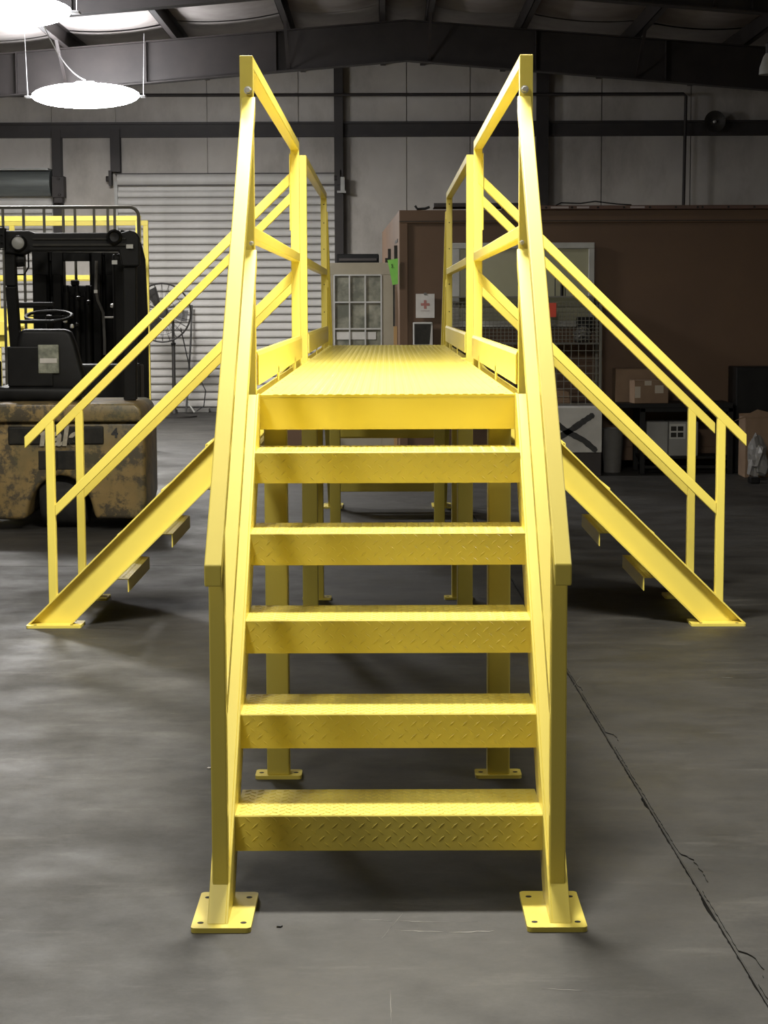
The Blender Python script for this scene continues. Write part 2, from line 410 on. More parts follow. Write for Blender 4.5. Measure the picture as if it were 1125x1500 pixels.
# ------------------------------------------------------------------ lamps
lamp_label = ['glowing frosted pendant lamp nearer the back wall, above the roll-up door',
              'glowing frosted pendant lamp at the top left corner of the view',
              'glowing pendant lamp over the foot of the front stairs', 'glowing pendant lamp over the yellow platform',
              'glowing pendant lamp beside the forklift', 'glowing pendant lamp behind the front stairs on the right']
def lamp(i, x, y, z, p):
    t = thing('pendant_lamp', lamp_label[i], 'lamp', (x, y, z), PI/2 if i == 2 else 0, group='hall pendant lamps')
    b = MB(); n = 28
    prof = [(math.sin(a), -.14*math.cos(a)) for a in [k*PI/16 for k in range(0, 17)]]  # bulged profile: the lamp's blown-out bloom is built into the shape
    bm = b.bm; rings = []
    for (r_, h) in prof:
        rings.append([bm.verts.new((max(r_, .001)*.60*math.cos(2*PI*k/n), max(r_, .001)*.24*math.sin(2*PI*k/n), h)) for k in range(n)])
    for a_, b_ in zip(rings, rings[1:]):
        for k in range(n): bm.faces.new((a_[k], a_[(k+1) % n], b_[(k+1) % n], b_[k]))
    bm.faces.new(rings[0][::-1]); bm.faces.new(rings[-1])
    part('bloom_diffuser', b, 'lamp_glow_bright' if y > 10 else 'lamp_glow', t, smooth=True)
    b = MB(); b.box(-.10, .10, -.04, .04, .12, .155); part('housing', b, 'lamp_metal', t, .004)
    for xa in (-.67, .59):
        b = MB(); b.box(xa, xa+.08, -.06, .06, -.02, .0); part('end_cap', b, 'lamp_metal', t, .004)
    zt = roofz(x)-z
    for s in (-1, 1):
        b = MB(); b.tube([(s*.64, 0, -.01), (s*.66, 0, zt)], .0035, 5); part('hanger_wire', b, 'cable_white', t)
    li = bpy.data.lights.new('lamp_light', 'AREA'); li.shape = 'ELLIPSE'; li.size = 1.2; li.size_y = .5; li.energy = p; li.color = (1, .965, .91) if y > 10 else (1, .95, .85)
    lo = bpy.data.objects.new('lamp_light', li); C.objects.link(lo); lo.parent = t; lo.location = (0, 0, -.16)
    return t
for i, (x, y, z, p, _) in enumerate(LAMPS): lamp(i, x, y, z, p)
l1, l0 = LAMPS[1], LAMPS[0]
pa, pb = Vector((l1[0]+.25, l1[1]+.1, l1[2]+.17)), Vector((l0[0], l0[1], l0[2]+.17))
pts = []
for k in range(15):
    u = k/14; p = pa.lerp(pb, u); p.z -= .42*4*u*(1-u)*(.9-.25*u)*.5; p.x += .0; pts.append(p)
b = MB(); b.tube(pts, .006, 6); tag(part('cable', b, 'cable_white', smooth=True), 'white cable swagging between the two glowing lamps at top left', 'cable')
# unlit bell lamp at the right edge
p = at(1123, 92, 12.2)
t = thing('bell_lamp', 'unlit pale bell lamp cut by the right edge of the view under the roof', 'lamp', (p.x+.02, p.y, p.z))
b = MB(); b.lathe([(.085, -.10), (.08, -.04), (.05, .05), (.03, .08), (.028, .085), (.045, .05), (.075, -.04), (.08, -.10)][:4]+[(.0, .085)], 24); part('shade', b, 'white_trim', t, smooth=True)
b = MB(); b.lathe([(.03, .08), (.03, .16), (.015, .18)], 12).tube([(0, 0, .17), (0, 0, roofz(p.x)-p.z)], .006, 6); part('stem', b, 'dark_primer', t)

# ------------------------------------------------------------------ the yellow crossover
root = thing('crossover_platform', 'bright yellow steel crossover platform with ribbed deck and four open stair flights', 'platform', (0, 4.5, 0))
RO = Vector((0, 4.5, 0))
Y1, Y2, ZD = 1.097, 8.10, 1.2006
HW = .381
HI, HO = .385, .425         # rail plane
yp = 'yellow_paint'
def tread_mesh():
    b = MB(); D, L, RL, T = .255, .09, .062, .004
    prof = [(0, -L), (T, -L), (T, -T), (D-T, -T), (D-T, -RL), (D, -RL), (D, 0), (.003, 0), (0, -.003)]
    b.prism(prof, -HW, HW, 'x')
    # raised lozenges in alternate directions
    p = .0165; bm = b.bm
    def loz(c, u, v, n):
        pts = [c-u*.0105, c+v*.0026, c+u*.0105, c-v*.0026]
        A = [bm.verts.new(q) for q in pts]
        top = [bm.verts.new(c-u*.0075+n*.0014), bm.verts.new(c+v*.0012+n*.0013), bm.verts.new(c+u*.0075+n*.0014), bm.verts.new(c-v*.0012+n*.0013)]
        for i in range(4): bm.faces.new((A[i], A[(i+1) % 4], top[(i+1) % 4], top[i]))
        bm.faces.new(top)
    for k in range(20):                       # rows of one direction, the next row crossing it
        s = 1 if k % 2 else -1
        n = int(2*HW/(2*p))
        for i in range(n):
            x = -HW+p*(1.0 if k % 2 else 1.9)+i*2*p
            if x > HW-.012: continue
            if k < 5:
                u = Vector((1, 0, s*.9)).normalized(); v = Vector((-s*.9, 0, 1)).normalized()
                loz(Vector((x, 0, -.010-p*k)), u, v, Vector((0, -1, 0)))
            else:
                u = Vector((1, s*.9, 0)).normalized(); v = Vector((-s*.9, 1, 0)).normalized()
                loz(Vector((x, .010+p*(k-5), 0)), u, v, Vector((0, 0, 1)))
    bmesh.ops.recalc_face_normals(bm, faces=bm.faces)
    me = bpy.data.meshes.new('tread'); bm.to_mesh(me); bm.free(); return me
TREAD = tread_mesh(); TREAD.materials.append(MAT[yp])

def base_plate_mesh(x0, x1, y0, y1, t=.012):
    b = MB(); b.box(x0, x1, y0, y1, 0, t)
    bmesh.ops.recalc_face_normals(b.bm, faces=b.bm.faces)
    es = [e for e in b.bm.edges if abs(e.verts[0].co.z-e.verts[1].co.z) > t*.5]
    bmesh.ops.bevel(b.bm, geom=es, offset=.012, segments=4, affect='EDGES', profile=.5)
    me = bpy.data.meshes.new('base_plate'); b.bm.to_mesh(me); b.bm.free(); return me
def hole_mesh(r, dz=.0008):
    b = MB(); b.lathe([(r, 0), (r, dz)], 14); return b.mesh('bolt_hole')
HOLE = hole_mesh(.0075); HOLE.materials.append(MAT['hole_black'])
def bolt_mesh():
    b = MB(); b.lathe([(.012, 0), (.012, .003)], 18, axis='y'); b.lathe([(.0095, .003), (.0095, .010), (.008, .012)], 6, axis='y')
    return b.mesh('bolt')
BOLT = bolt_mesh(); BOLT.materials.append(MAT['zinc'])

def flight(org, rz, P, rail_front_bolts=True, wid=1.0):
    """one stair flight; local x lateral, y ascending"""
    Mx = Matrix.Translation(Vector(org)-RO) @ Matrix.Rotation(rz, 4, 'Z') @ Matrix.Diagonal((wid, 1, 1, 1))
    def put(name, me, material=yp, off=(0, 0, 0), parent=None):
        o = bpy.data.objects.new(name, me); C.objects.link(o)
        if not me.materials: me.materials.append(MAT[material])
        if parent: o.parent = parent; o.location = off
        else: o.parent = root; o.matrix_local = Mx @ Matrix.Translation(off)
        return o
    for i in range(5):
        put('tread', TREAD, off=(0, P['n0']+i*P['g'], P['z1']+i*P['r']))
    a, s, dz, edge = P['a'], P['s'], .20, P['edge']
    zt = ZD+.004
    top = lambda y: a+s*y
    yf, yb = (.012-a)/s, (.012-a+dz)/s
    yt = (zt-a)/s
    for sd in (-1, 1):
        def px(poly, x0, x1, b): b.prism(poly, min(sd*x0, sd*x1), max(sd*x0, sd*x1), 'x')
        b = MB()
        poly = [(yf, .012), (yb, .012), (edge, a-dz+s*edge), (edge, zt)]+([(yt, zt)] if yt < edge else [])
        px(poly, HW, HW+.006, b)
        q = .0075*math.hypot(1, s)
        e2 = min(yt, edge)
        px([(yf, .012), (yf+q/s, .012), (e2, top(e2)-q), (e2, top(e2))], HW+.006, HW+.049, b)
        px([(yb-q/s, .012), (yb, .012), (edge, a-dz+s*edge), (edge, a-dz+q+s*edge)], HW+.006, HW+.049, b)
        st = put('stringer', b.mesh('stringer', .0012))
        pm = base_plate_mesh(min(sd*.325, sd*.467), max(sd*.325, sd*.467), P['p0'], P['p1'])
        bp = put('base_plate', pm, parent=st)
        for hx in (.345, .447):
            for hy in (P['p0']+.04, P['p1']-.045):
                if hx > .36 and False: continue
                put('bolt_hole', HOLE, off=(sd*hx, hy, .0122), parent=bp) if False else put('bolt_hole', HOLE, off=(sd*hx, hy, .0118), parent=st)
        # handrail
        v = P['v']; h0, hs = P['h0'], P['hs']          # top line z = h0+hs*y
        b = MB(); px([(P['he'], h0+hs*P['he']-v), (P['ht'], h0+hs*P['ht']-v), (P['ht'], h0+hs*P['ht']), (P['he'], h0+hs*P['he'])], HI, HO, b)
        put('handrail', b.mesh('handrail', .003, 2))
        mo = P['mo']; pc = P['pc']
        b = MB(); px([(pc+.019, h0-mo+hs*(pc+.019)-v), (P['ht'], h0-mo+hs*P['ht']-v), (P['ht'], h0-mo+hs*P['ht']), (pc+.019, h0-mo+hs*(pc+.019))], HI, HO, b)
        put('mid_rail', b.mesh('mid_rail', .003, 2))
        # post: from stringer flange to the underside of the handrail
        b = MB()
        y0, y1 = pc-.019, pc+.019
        px([(y0, top(y0)-.002), (y1, top(y1)-.002), (y1, h0+hs*y1-v+.004), (y0, h0+hs*y0-v+.004)], HI+.001, HO-.001, b)
        put('rail_post', b.mesh('rail_post', .003, 2))
        if rail_front_bolts:
            bo = put('bolt', BOLT, off=(0, 0, 0)); bo.matrix_local = Mx @ Matrix.Translation((sd*.406, P['ht']-.004, h0+hs*P['ht']+.018)) @ Matrix.Rotation(PI, 4, 'Z')
            bo = put('bolt', BOLT, off=(0, 0, 0)); bo.matrix_local = Mx @ Matrix.Translation((sd*.40, P['ht']-.004, h0-mo+hs*P['ht']+.018)) @ Matrix.Rotation(PI, 4, 'Z') @ Matrix.Scale(.6, 4)
FR = dict(g=.2151, r=.209, z1=.211, n0=0, a=.232, s=.93, edge=Y1, p0=-.266, p1=.015, h0=1.094, hs=.898, v=.050, he=-.25, ht=Y1-.003, mo=.445, pc=-.14)
SD = dict(g=.206, r=.2075, z1=.215, n0=-.06, a=.272, s=.984, edge=1.009, p0=-.267, p1=-.015, h0=1.129, hs=.97, v=.054, he=-.262, ht=.962, mo=.44, pc=-.148)
flight((0, 0, 0), 0, FR)
flight((0, Y2+Y1, 0), PI, FR)
YC = 4.515
flight((-1.39, YC, 0), -PI/2, SD, False, 1.04)
flight((1.373, YC, 0), PI/2, SD, False, 1.04)

def cpart(name, b, material=yp, bevel=0, seg=1, smooth=False, parent=None):
    me = b.mesh(name, bevel, seg, smooth)
    if parent is None: me.transform(Matrix.Translation(-RO))
    o = link(name, me, material, parent or root); return o
# deck: three ribbed plank panels
ys = [Y1, 3.62, 5.86, Y2]
for y0, y1 in zip(ys, ys[1:]):
    b = MB(); prof = [(-HW, ZD-.006)]; n = 26; p = 2*(HW-.03)/n
    x = -HW; pts = [(-HW, ZD), (-HW+.03, ZD)]
    for k in range(n):
        xx = -HW+.03+k*p
        pts += [(xx+p*.30, ZD), (xx+p*.42, ZD+.0016), (xx+p*.86, ZD+.0016), (xx+p*.98, ZD)]
    pts += [(HW, ZD)]
    poly = [(-HW, ZD-.008)]+pts+[(HW, ZD-.008)]
    b.prism(poly[::-1], y0+.001, y1-.001, 'y')
    dp = cpart('deck_panel', b)
    k = y0+.12
    while k < y1-.05:
        for sd in (-1, 1):
            for dx in (0, .024):
                h = link('screw_hole', HOLE, None, dp, (sd*(HW-.018-dx*1.0), k-RO.y, ZD+.0002)); h.scale = (.42, .42, .8)
        k += .38 if R.random() < .7 else .2
# perimeter beams (channels)
b = MB()
for ya, s in ((Y1, 1), (Y2, -1)):
    b = MB()
    b.prism([(ya, ZD-.104), (ya+s*.006, ZD-.104), (ya+s*.006, ZD-.012), (ya, ZD-.012)][::s], -HW, HW, 'x')
    b.prism([(ya+s*.006, ZD-.104), (ya+s*.05, ZD-.104), (ya+s*.05, ZD-.098), (ya+s*.006, ZD-.098)][::s], -HW, HW, 'x')
    b.prism([(ya, ZD-.012), (ya+s*.06, ZD-.012), (ya+s*.06, ZD-.0085), (ya, ZD-.0085)][::s], -HW, HW, 'x')
    cpart('end_beam', b, bevel=.0008)
for sd in (-1, 1):
    for (ya, yb_) in ((Y1+.007, YC-.43), (YC-.43, YC+.43), (YC+.43, Y2-.007)):
        xo = .379
        b = MB(); xs = sorted((sd*xo, sd*(xo-.006))); b.box(xs[0], xs[1], ya, yb_, ZD-.103, ZD-.009)
        xs = sorted((sd*(xo-.006), sd*(xo-.05))); b.box(xs[0], xs[1], ya, yb_, ZD-.103, ZD-.097)
        cpart('side_beam', b)
    b = MB()
    # narrow outer ledge angle carrying the guard posts
    for (ya, yb_) in ((Y1+.02, YC-.43), (YC+.43, Y2-.02)):
        b = MB(); xs = sorted((sd*.381, sd*.432)); b.box(xs[0], xs[1], ya, yb_, ZD-.055, ZD-.049)
        xs = sorted((sd*.426, sd*.432)); b.box(xs[0], xs[1], ya, yb_, ZD-.049, ZD-.012)
        cpart('ledge_angle', b)
for yy in (2.1, 3.1, 4.07, 4.93, 5.9, 6.9):
    b = MB(); b.box(-.37, .37, yy-.025, yy+.025, ZD-.075, ZD-.0095); cpart('joist', b)
# legs with base plates
for (yy, sy) in ((1.212, 1), (4.075, 1), (4.925-.0, -1), (7.99, -1)):
    for sd in (-1, 1):
        b = MB(); y0, y1 = sorted((yy, yy+sy*.07)); 
        xs = sorted((sd*.378, sd*.308)) if yy in (1.212, 7.99) else sorted((sd*.390, sd*.32))
        b.box(xs[0], xs[1], y0, y1, .010, ZD-.104)
        lg = cpart('leg', b, bevel=.006, seg=3, smooth=True)
        cx = (xs[0]+xs[1])/2; 
        me = base_plate_mesh(cx-.072, cx+.072, y0-.008, y1+.008, .011); me.transform(Matrix.Translation(-RO))
        link('base_plate', me, yp, lg)
        for hx in (-.054, .054): link('bolt_hole', HOLE, None, lg, (cx+hx, (y0+y1)/2-RO.y, .0108))
# guards: two panels a side
for sd in (-1, 1):
    def bx(b, x0, x1, *r): xs = sorted((sd*x0, sd*x1)); b.box(xs[0], xs[1], *r); return b
    GI, GO, GT = .392, .431, 2.196
    for (ya, yb_) in ((Y1, 4.115), (4.885, Y2-.0)):
        for y0 in (ya, yb_-.038):
            b = MB(); bx(b, GI, GO, y0, y0+.038, ZD-.10, GT); gp = cpart('guard_post', b, bevel=.003, seg=2)
            if y0 > 6:
                for z in (1.42, 1.60, 1.83, 2.0, 2.12):
                    h = link('screw_hole', HOLE, None, gp, (sd*(GI+.019), y0-RO.y-.0002, z), (PI/2, 0, 0)); h.scale = (.5, .5, .6)
        b = MB(); bx(b, GI, GO, ya+.037, yb_-.037, GT-.038, GT); cpart('top_rail', b, bevel=.003, seg=2)
        b = MB(); bx(b, GI, GO, ya+.037, yb_-.037, 1.662, 1.700); cpart('guard_mid_rail', b, bevel=.003, seg=2)
        b = MB(); z0, z1 = ZD+.028, ZD+.128
        prof = [(sd*(GI-.001), z0), (sd*(GI-.006), z0), (sd*(GI-.006), z1-.012), (sd*(GI-.001), z1), (sd*(GI+.012), z1), (sd*(GI+.012), z1-.003), (sd*(GI-.001), z1-.005)]
        b.prism(prof, ya+.04, yb_-.002, 'y'); cpart('toe_board', b)
        k = ya+1.1
        while k < yb_-.2:
            b = MB(); bx(b, GI-.006, GI+.000, k, k+.045, ZD-.03, ZD+.05); cpart('toe_bracket', b); k += 1.25
    # short splice plate where the side stair rails meet the guard posts
    for yy in (4.085, 4.907):
        b = MB(); bx(b, GO, GO+.004, yy-.022, yy+.022, 1.80, 2.14); cpart('splice_plate', b, bevel=.001)

# ------------------------------------------------------------------ second yellow platform behind the forklift
def yard_rail(Y, pxr, pxl, y_top, label):
    ztop = at(200, y_top, Y).z; xr = at(pxr, y_top, Y).x; xl = -5.2
    t = thing('guard_rail', label, 'railing', (xr, Y, 0), group='yellow railings behind the forklift')
    zm = at(100, 403, 14).z
    b = MB(); b.box(xl-xr, 0, -.02, .02, ztop-.05, ztop); part('top_rail', b, yp, t, .003)
    for x in (-.05, (xl-xr)/2, xl-xr):
        b = MB(); b.box(x, x+.05, -.02, .02, 0, ztop-.05); part('post', b, yp, t, .003)
    b = MB(); b.box(xl-xr+.05, -.05, -.02, .02, zm-.045, zm); part('mid_rail', b, yp, t, .003)
    return t, xr, zm
t1, xr1, zm = yard_rail(14.0, 206, 0, 316, 'yellow steel guard railing behind the forklift, the nearer of two')
z1, z0 = at(10, 452, 14).z, at(10, 508, 14).z
b = MB(); b.box(-2.8, -.46, -.03, -.015, z0, z1); part('toe_plate', b, yp, t1)
b = MB(); b.box(at(205, 540, 14).x-xr1-.0, at(211, 540, 14).x-xr1, -.05, -.02, at(205, 566, 14).z, at(205, 527, 14).z); part('end_plate', b, yp, t1)
p = at(6, 482, 13.97); b = MB(); b.box(p.x-xr1-.05, p.x-xr1+.02, -.09, -.03, p.z-.06, p.z+.08).bar((p.x-xr1, -.06, p.z+.03), (p.x-xr1+.2, -.06, p.z+.03), .02); part('latch_box', b, yp, t1, .008, 2)
yard_rail(14.9, 217, 0, 323, 'yellow steel guard railing behind the forklift, the farther of two')

# ------------------------------------------------------------------ forklift
FX, FY = -2.14, 7.85
fk = thing('forklift', 'worn ochre forklift with black overhead guard seen from behind, parked left of the stairs', 'forklift', (FX, FY, 0), math.radians(1.2))
def L(px, py, dy=0):                # point in forklift coordinates
    p = at(px, py, FY+dy); return Vector((p.x-FX, dy, p.z))
b = MB()
# counterweight lower body with wheel arch
arch = [(.36*math.cos(a)*.60, .04+.36*math.sin(a)) for a in [k*PI/14 for k in range(14, -1, -1)]]
W2 = .56
out = [(-W2, .075), (-.225, .075)]+[(x, .075+max(0, (z-.04))*.80) for x, z in arch[1:-1]]+[(.225, .075), (W2-.03, .075), (W2, .2), (W2, .70), (W2-.03, .72), (-W2+.03, .72), (-W2, .70)]
b.prism(out, 0, .80, 'y')
cw = part('counterweight', b, 'worn_ochre', fk, .03, 3, True)
b = MB(); b.prism([(-W2-.005, .715), (W2-.01, .715), (W2-.02, .80), (W2-.06, .835), (-W2+.05, .835), (-W2-.005, .80)], -.045, .80, 'y'); part('deck_lid', b, 'worn_ochre', fk, .018, 3, True)
# badge
c0, c1 = L(12, 625), L(152, 651)
b = MB(); b.box(c0.x, c1.x, -.012, .01, c1.z, c0.z); bd = part('badge_panel', b, 'badge_black', fk, .01, 3)
c = L(84, 640); text_mesh('lettering', 'Yale', .175, 'letter_metal', bd, (c.x, -.016, c.z), (PI/2, 0, 0), .004, .006, .15, 1.0)
c = L(168, 635); text_mesh('number_mark', '4', .085, 'ink_black', cw, (c.x, -.003, c.z), (PI/2, 0, 0), .0015, .003)
c0, c1 = L(56, 660), L(110, 688)
b = MB(); b.box(c0.x, c1.x, -.004, .02, c1.z, c0.z); b.box(c0.x+.11, c0.x+.125, -.02, .0, c1.z, c0.z); part('tow_pin_recess', b, 'badge_black', fk, .006, 2)
b = MB(); b.lathe([(.05, -.15), (.19, -.15), (.21, -.12), (.21, .12), (.19, .15), (.05, .15)], 28, (-.0, .28, .212), 'x'); tw = part('rear_wheel', b, 'tyre', fk, smooth=True)
wxr = L(231, 700, 1.75).x-.10
for sd in (-1, 1):
    b = MB(); b.lathe([(.10, -.10), (.25, -.10), (.275, -.08), (.275, .08), (.25, .10), (.10, .10)], 28, (wxr if sd > 0 else -.46, 1.75, .276), 'x'); fw_ = part('front_wheel', b, 'tyre', fk, smooth=True)
    b = MB(); b.lathe([(.0, -.02), (.12, -.02), (.14, .0), (.14, .02), (.0, .02)], 20, ((wxr if sd > 0 else -.46)+sd*.095, 1.75, .276), 'x'); part('hub', b, 'yellow_old', fw_)
    b = MB(); b.prism([(1.35, .60), (1.42, .68), (2.1, .68), (2.12, .6), (2.1, .55), (1.35, .55)], -.58 if sd < 0 else wxr-.1, -.36 if sd < 0 else wxr+.06, 'x'); part('fender', b, 'worn_ochre', fk, .02, 2)
b = MB(); b.box(-.42, wxr-.12, .8, 2.05, .18, .62); part('chassis', b, 'badge_black', fk, .03, 2)
b = MB(); b.box(-.5, .44, .5, 1.1, .62, .82); part('battery_hood', b, 'worn_ochre', fk, .03, 2)
# seat
b = MB()
s0 = L(28, 490, .42); 
seat_poly = [(-.47+.06, .86), (-.45, .98), (-.42, 1.18), (-.38, 1.275), (-.34, 1.30), (.06, 1.30), (.11, 1.27), (.15, 1.1), (.19, .95), (.16, .86)]
b.prism([(L(x_, y_, .34).x, L(x_, y_, .34).z) for x_, y_ in ((14, 578), (17, 545), (24, 520), (27, 492), (33, 482), (98, 482), (105, 487), (112, 505), (124, 550), (126, 578))], .34, .46, 'y'); st = part('seat_back', b, 'black_plastic', fk, .03, 3, True)
b = MB(); b.box(-.48, .08, .30, .72, .835, .93); part('seat_base', b, 'black_plastic', fk, .03, 3, True)
b = MB(); b.box(-.38, -.08, .325, .345, .93, 1.20); part('seat_panel', b, 'black_plastic', fk, .02, 2)
c0, c1 = L(57, 505, .32), L(88, 547, .32)
b = MB(); b.box(c0.x, c1.x, .318, .326, c1.z, c0.z); part('data_plate', b, 'plate_aged', fk, .004)['label'] = 'weathered greenish instruction plate'
b = MB(); b.box(c0.x+.012, c1.x-.012, .314, .319, c1.z+.07, c0.z-.09); part('label_sticker', b, 'paper_white', fk)
c0 = L(20, 545, .3); b = MB(); b.box(-.52, -.45, .3, .5, .83, 1.1).lathe([(.04, -.56), (.05, -.54), (.05, -.48)], 12, (0, .38, .96), 'x'); part('armrest', b, 'black_plastic', fk, .01, 2)
# steering wheel
c = L(76, 463, 1.0); b = MB(); b.tube([(c.x+.16*math.cos(a), 1.0+.14*math.sin(a), c.z+.035*math.sin(a)) for a in [k*PI/12 for k in range(24)]], .012, 8, True)
b.bar((c.x-.15, 1.0, c.z), (c.x+.15, 1.0, c.z), .02, .01).tube([(c.x, 1.0, c.z), (c.x, 1.25, .75)], .025, 8); part('steering_wheel', b, 'black_plastic', fk, smooth=True)
b = MB(); b.box(-.35, .40, 1.35, 1.5, .62, 1.05); part('cowl', b, 'black_plastic', fk, .02, 2)
# overhead guard
def poly_bar(name, pts, w, h, m_='black_steel', par=fk):
    b = MB()
    for p, q in zip(pts, pts[1:]): b.bar(p, q, w, h, up=(0, 1, 0))
    return part(name, b, m_, par, .006)
zt = L(100, 338, .3).z
lx0, lx1 = L(16, 340, .3).x, L(187, 340, .3).x
poly_bar('guard_leg', [(lx0-.0, .30, zt-.03), (lx0+.0, .32, 1.60), (L(27, 560, .4).x, .50, .84)], .07, .08)
poly_bar('guard_leg', [(lx1+.02, .31, zt-.10), (lx1+.0, .35, .84)], .085, .08)
rx = L(213, 400, 1.7).x
b = MB(); b.prism([(L(x_, y_, 1.66).x, L(x_, y_, 1.66).z) for x_, y_ in ((205, 690), (226, 690), (223, 470), (219, 380), (213, 356), (200, 341), (184, 336), (184, 350), (196, 357), (202, 380), (204, 470))], 1.62, 1.72, 'y'); part('guard_leg', b, 'black_steel', fk, .01, 2)
lx = L(60, 400, 1.7).x
b = MB(); b.box(lx-.45, lx-.37, 1.62, 1.72, .5, zt-.1); part('guard_leg', b, 'black_steel', fk, .01, 2)
z3, z4 = L(100, 364, .28).z, zt
b = MB(); b.prism([(lx0-.03, z3-.03), (lx0-.03, zt+.0), (lx0+.13, zt+.0), (lx0+.17, zt-.015), (lx1-.03, zt-.015), (lx1+.02, zt+.0), (lx1+.06, zt-.01), (lx1+.085, zt-.05), (lx1+.085, z3-.12), (lx1-.03, z3-.12), (lx1-.05, z3-.02), (lx0+.14, z3-.02), (lx0+.10, z3-.04)], .24, .33, 'y')
part('guard_header', b, 'black_steel', fk, .012, 2)
b = MB(); b.box(lx0+.16, lx1-.0, .225, .24, z3+.015, z3+.03).box(lx0+.16, lx1, .228, .24, zt-.06, zt-.05); part('header_trim', b, 'badge_black', fk)
for k in range(5):
    x = lx0+.16+k*(lx1-lx0-.1)/4.6
    b = MB(); b.bar((x, .33, z3+.02), (x-.08, 1.68, zt-.05), .025, .05); part('roof_bar', b, 'black_steel', fk)
b = MB(); b.bar((lx0, .3, zt-.03), (lx0-.12, 1.68, zt-.06), .06, .06); part('guard_side_rail', b, 'black_steel', fk, .01, 2)
b = MB(); b.bar((lx1+.04, .3, zt-.05), (rx-.07, 1.68, zt-.05), .06, .06); part('guard_side_rail', b, 'black_steel', fk, .01, 2)
b = MB(); b.prism([(lx0+.02, z3+.005), (lx0+.02, z3+.02), (lx0+.12, z3+.055), (lx0+.40, z3+.045), (lx0+.62, z3+.02), (lx1-.14, z3+.02), (lx1-.14, z3-.005)], 1.2, 1.23, 'y'); part('cylinder_rod', b, 'grey_steel', fk)
# lamps on the header
c = L(28, 356, .2); b = MB(); b.lathe([(.052, .03), (.052, -.02), (.045, -.035)], 20, (c.x, .22, c.z), 'y'); h = part('headlamp', b, 'black_plastic', fk, smooth=True)
b = MB(); b.lathe([(.042, -.034), (.03, -.042), (.001, -.045)], 20, (c.x, .22, c.z), 'y'); part('lens', b, 'appliance', h, smooth=True)
c = L(168, 347, .2); b = MB(); b.lathe([(.05, .03), (.05, -.02), (.038, -.035), (.03, -.02), (.001, -.015)], 20, (c.x, .22, c.z), 'y'); part('headlamp', b, 'black_plastic', fk, smooth=True)
c0, c1 = L(187, 377, .27), L(197, 390, .27); b = MB(); b.box(c0.x, c1.x, .26, .275, c1.z, c0.z); part('tail_lamp', b, 'white_trim', fk, .006, 2)
c0, c1 = L(186, 358, .23), L(196, 364, .23); b = MB(); b.box(c0.x, c1.x, .215, .235, c1.z, c0.z); part('sticker', b, 'white_trim', fk)
c0, c1 = L(164, 381, .27), L(172, 387, .27); b = MB(); b.box(c0.x, c1.x, .30, .315, c1.z, c0.z); part('sticker', b, 'white_trim', fk)
c0, c1 = L(-4, 332, .2), L(9, 366, .2)
b = MB(); 
for k in range(4):
    z = c1.z+(c0.z-c1.z)*k/3; b.bar((c0.x, .16, z), (c1.x, .16, z), .006)
for k in range(3):
    x = c0.x+(c1.x-c0.x)*k/2; b.bar((x, .16, c1.z), (x, .16, c0.z), .006)
b.box(c0.x, c1.x, .18, .26, c1.z+.01, c0.z-.01); part('caged_lamp', b, 'black_steel', fk)
c = L(30, 380, .3); b = MB(); b.lathe([(.045, -.04), (.05, 0), (.045, .04)], 16, (c.x-.01, .34, c.z), 'x'); b.tube([(c.x+.06, .3, z3-.03), (c.x+.06, .3, z3-.12), (c.x+.03, .3, z3-.17), (c.x-.05, .3, z3-.17)], .006, 6); part('reversing_horn', b, 'black_plastic', fk)
# left guard handle with oval opening
za, zb_ = L(40, 448, .8).z, L(40, 462, .8).z
b = MB(); b.box(-.40, -.12, .7, .74, za-.012, za+.025).box(-.40, -.12, .7, .74, zb_-.055, zb_-.03).box(-.42, -.36, .7, .74, zb_-.055, za+.02); part('grab_handle', b, 'black_steel', fk, .01, 2)
# mast
my = 1.95
def ml(px): return L(px, 420, my).x
for a_, b_ in ((56, 80), (84, 101), (142, 158), (162, 178)):
    x0, x1 = ml(a_), ml(b_)
    b = MB(); b.box(x0, x1, my, my+.12, .12, 1.93).box(x0+.01, x1-.01, my-.03, my, .3, 1.7); part('mast_channel', b, 'black_steel', fk, .006)
zc1 = L(120, 418, my).z; 
b = MB(); b.box(ml(82), ml(146), my+.02, my+.10, zc1-.10, zc1+.0).box(ml(88), ml(96), my, my+.1, zc1-.02, zc1+.03).box(ml(112), ml(122), my-.01, my+.1, zc1, zc1+.04); part('cross_member', b, 'black_steel', fk, .006)
b = MB(); b.box(ml(56), ml(178), my+.03, my+.12, 1.84, 1.95).box(ml(80), ml(140), my+.02, my+.05, L(0, 383, my).z-.0, L(0, 370, my).z); part('cross_member', b, 'black_steel', fk, .006)
b = MB(); b.box(ml(57), ml(84), my+.06, my+.12, .45, 1.9).box(ml(82), ml(118), my+.0, my+.12, .45, zc1-.08).box(ml(124), ml(133), my+.0, my+.12, .45, zc1-.08).box(ml(138), ml(180), my+.06, my+.12, .45, 1.9); part('mast_plate', b, 'black_steel', fk, .006)
for px in (107, 122, 138):
    b = MB(); b.lathe([(.025, .3), (.025, zc1-.05), (.015, zc1-.05), (.015, zc1+.0)], 12, (ml(px), my-.05, 0)); part('lift_cylinder', b, 'black_steel', fk, smooth=True)
c = [L(148, 382, 1.6), L(147, 425, 1.6), L(150, 440, 1.6), L(158, 458, 1.6), L(160, 500, 1.6), L(160, 520, 1.6)]
b = MB(); b.tube([(p.x, 1.6, p.z) for p in c], .011, 8); part('hose', b, 'grey_plastic', fk, smooth=True)
c = L(147, 427, 1.58); b = MB(); b.box(c.x-.012, c.x+.012, 1.57, 1.6, c.z-.012, c.z+.012); part('fitting', b, 'zinc', fk)
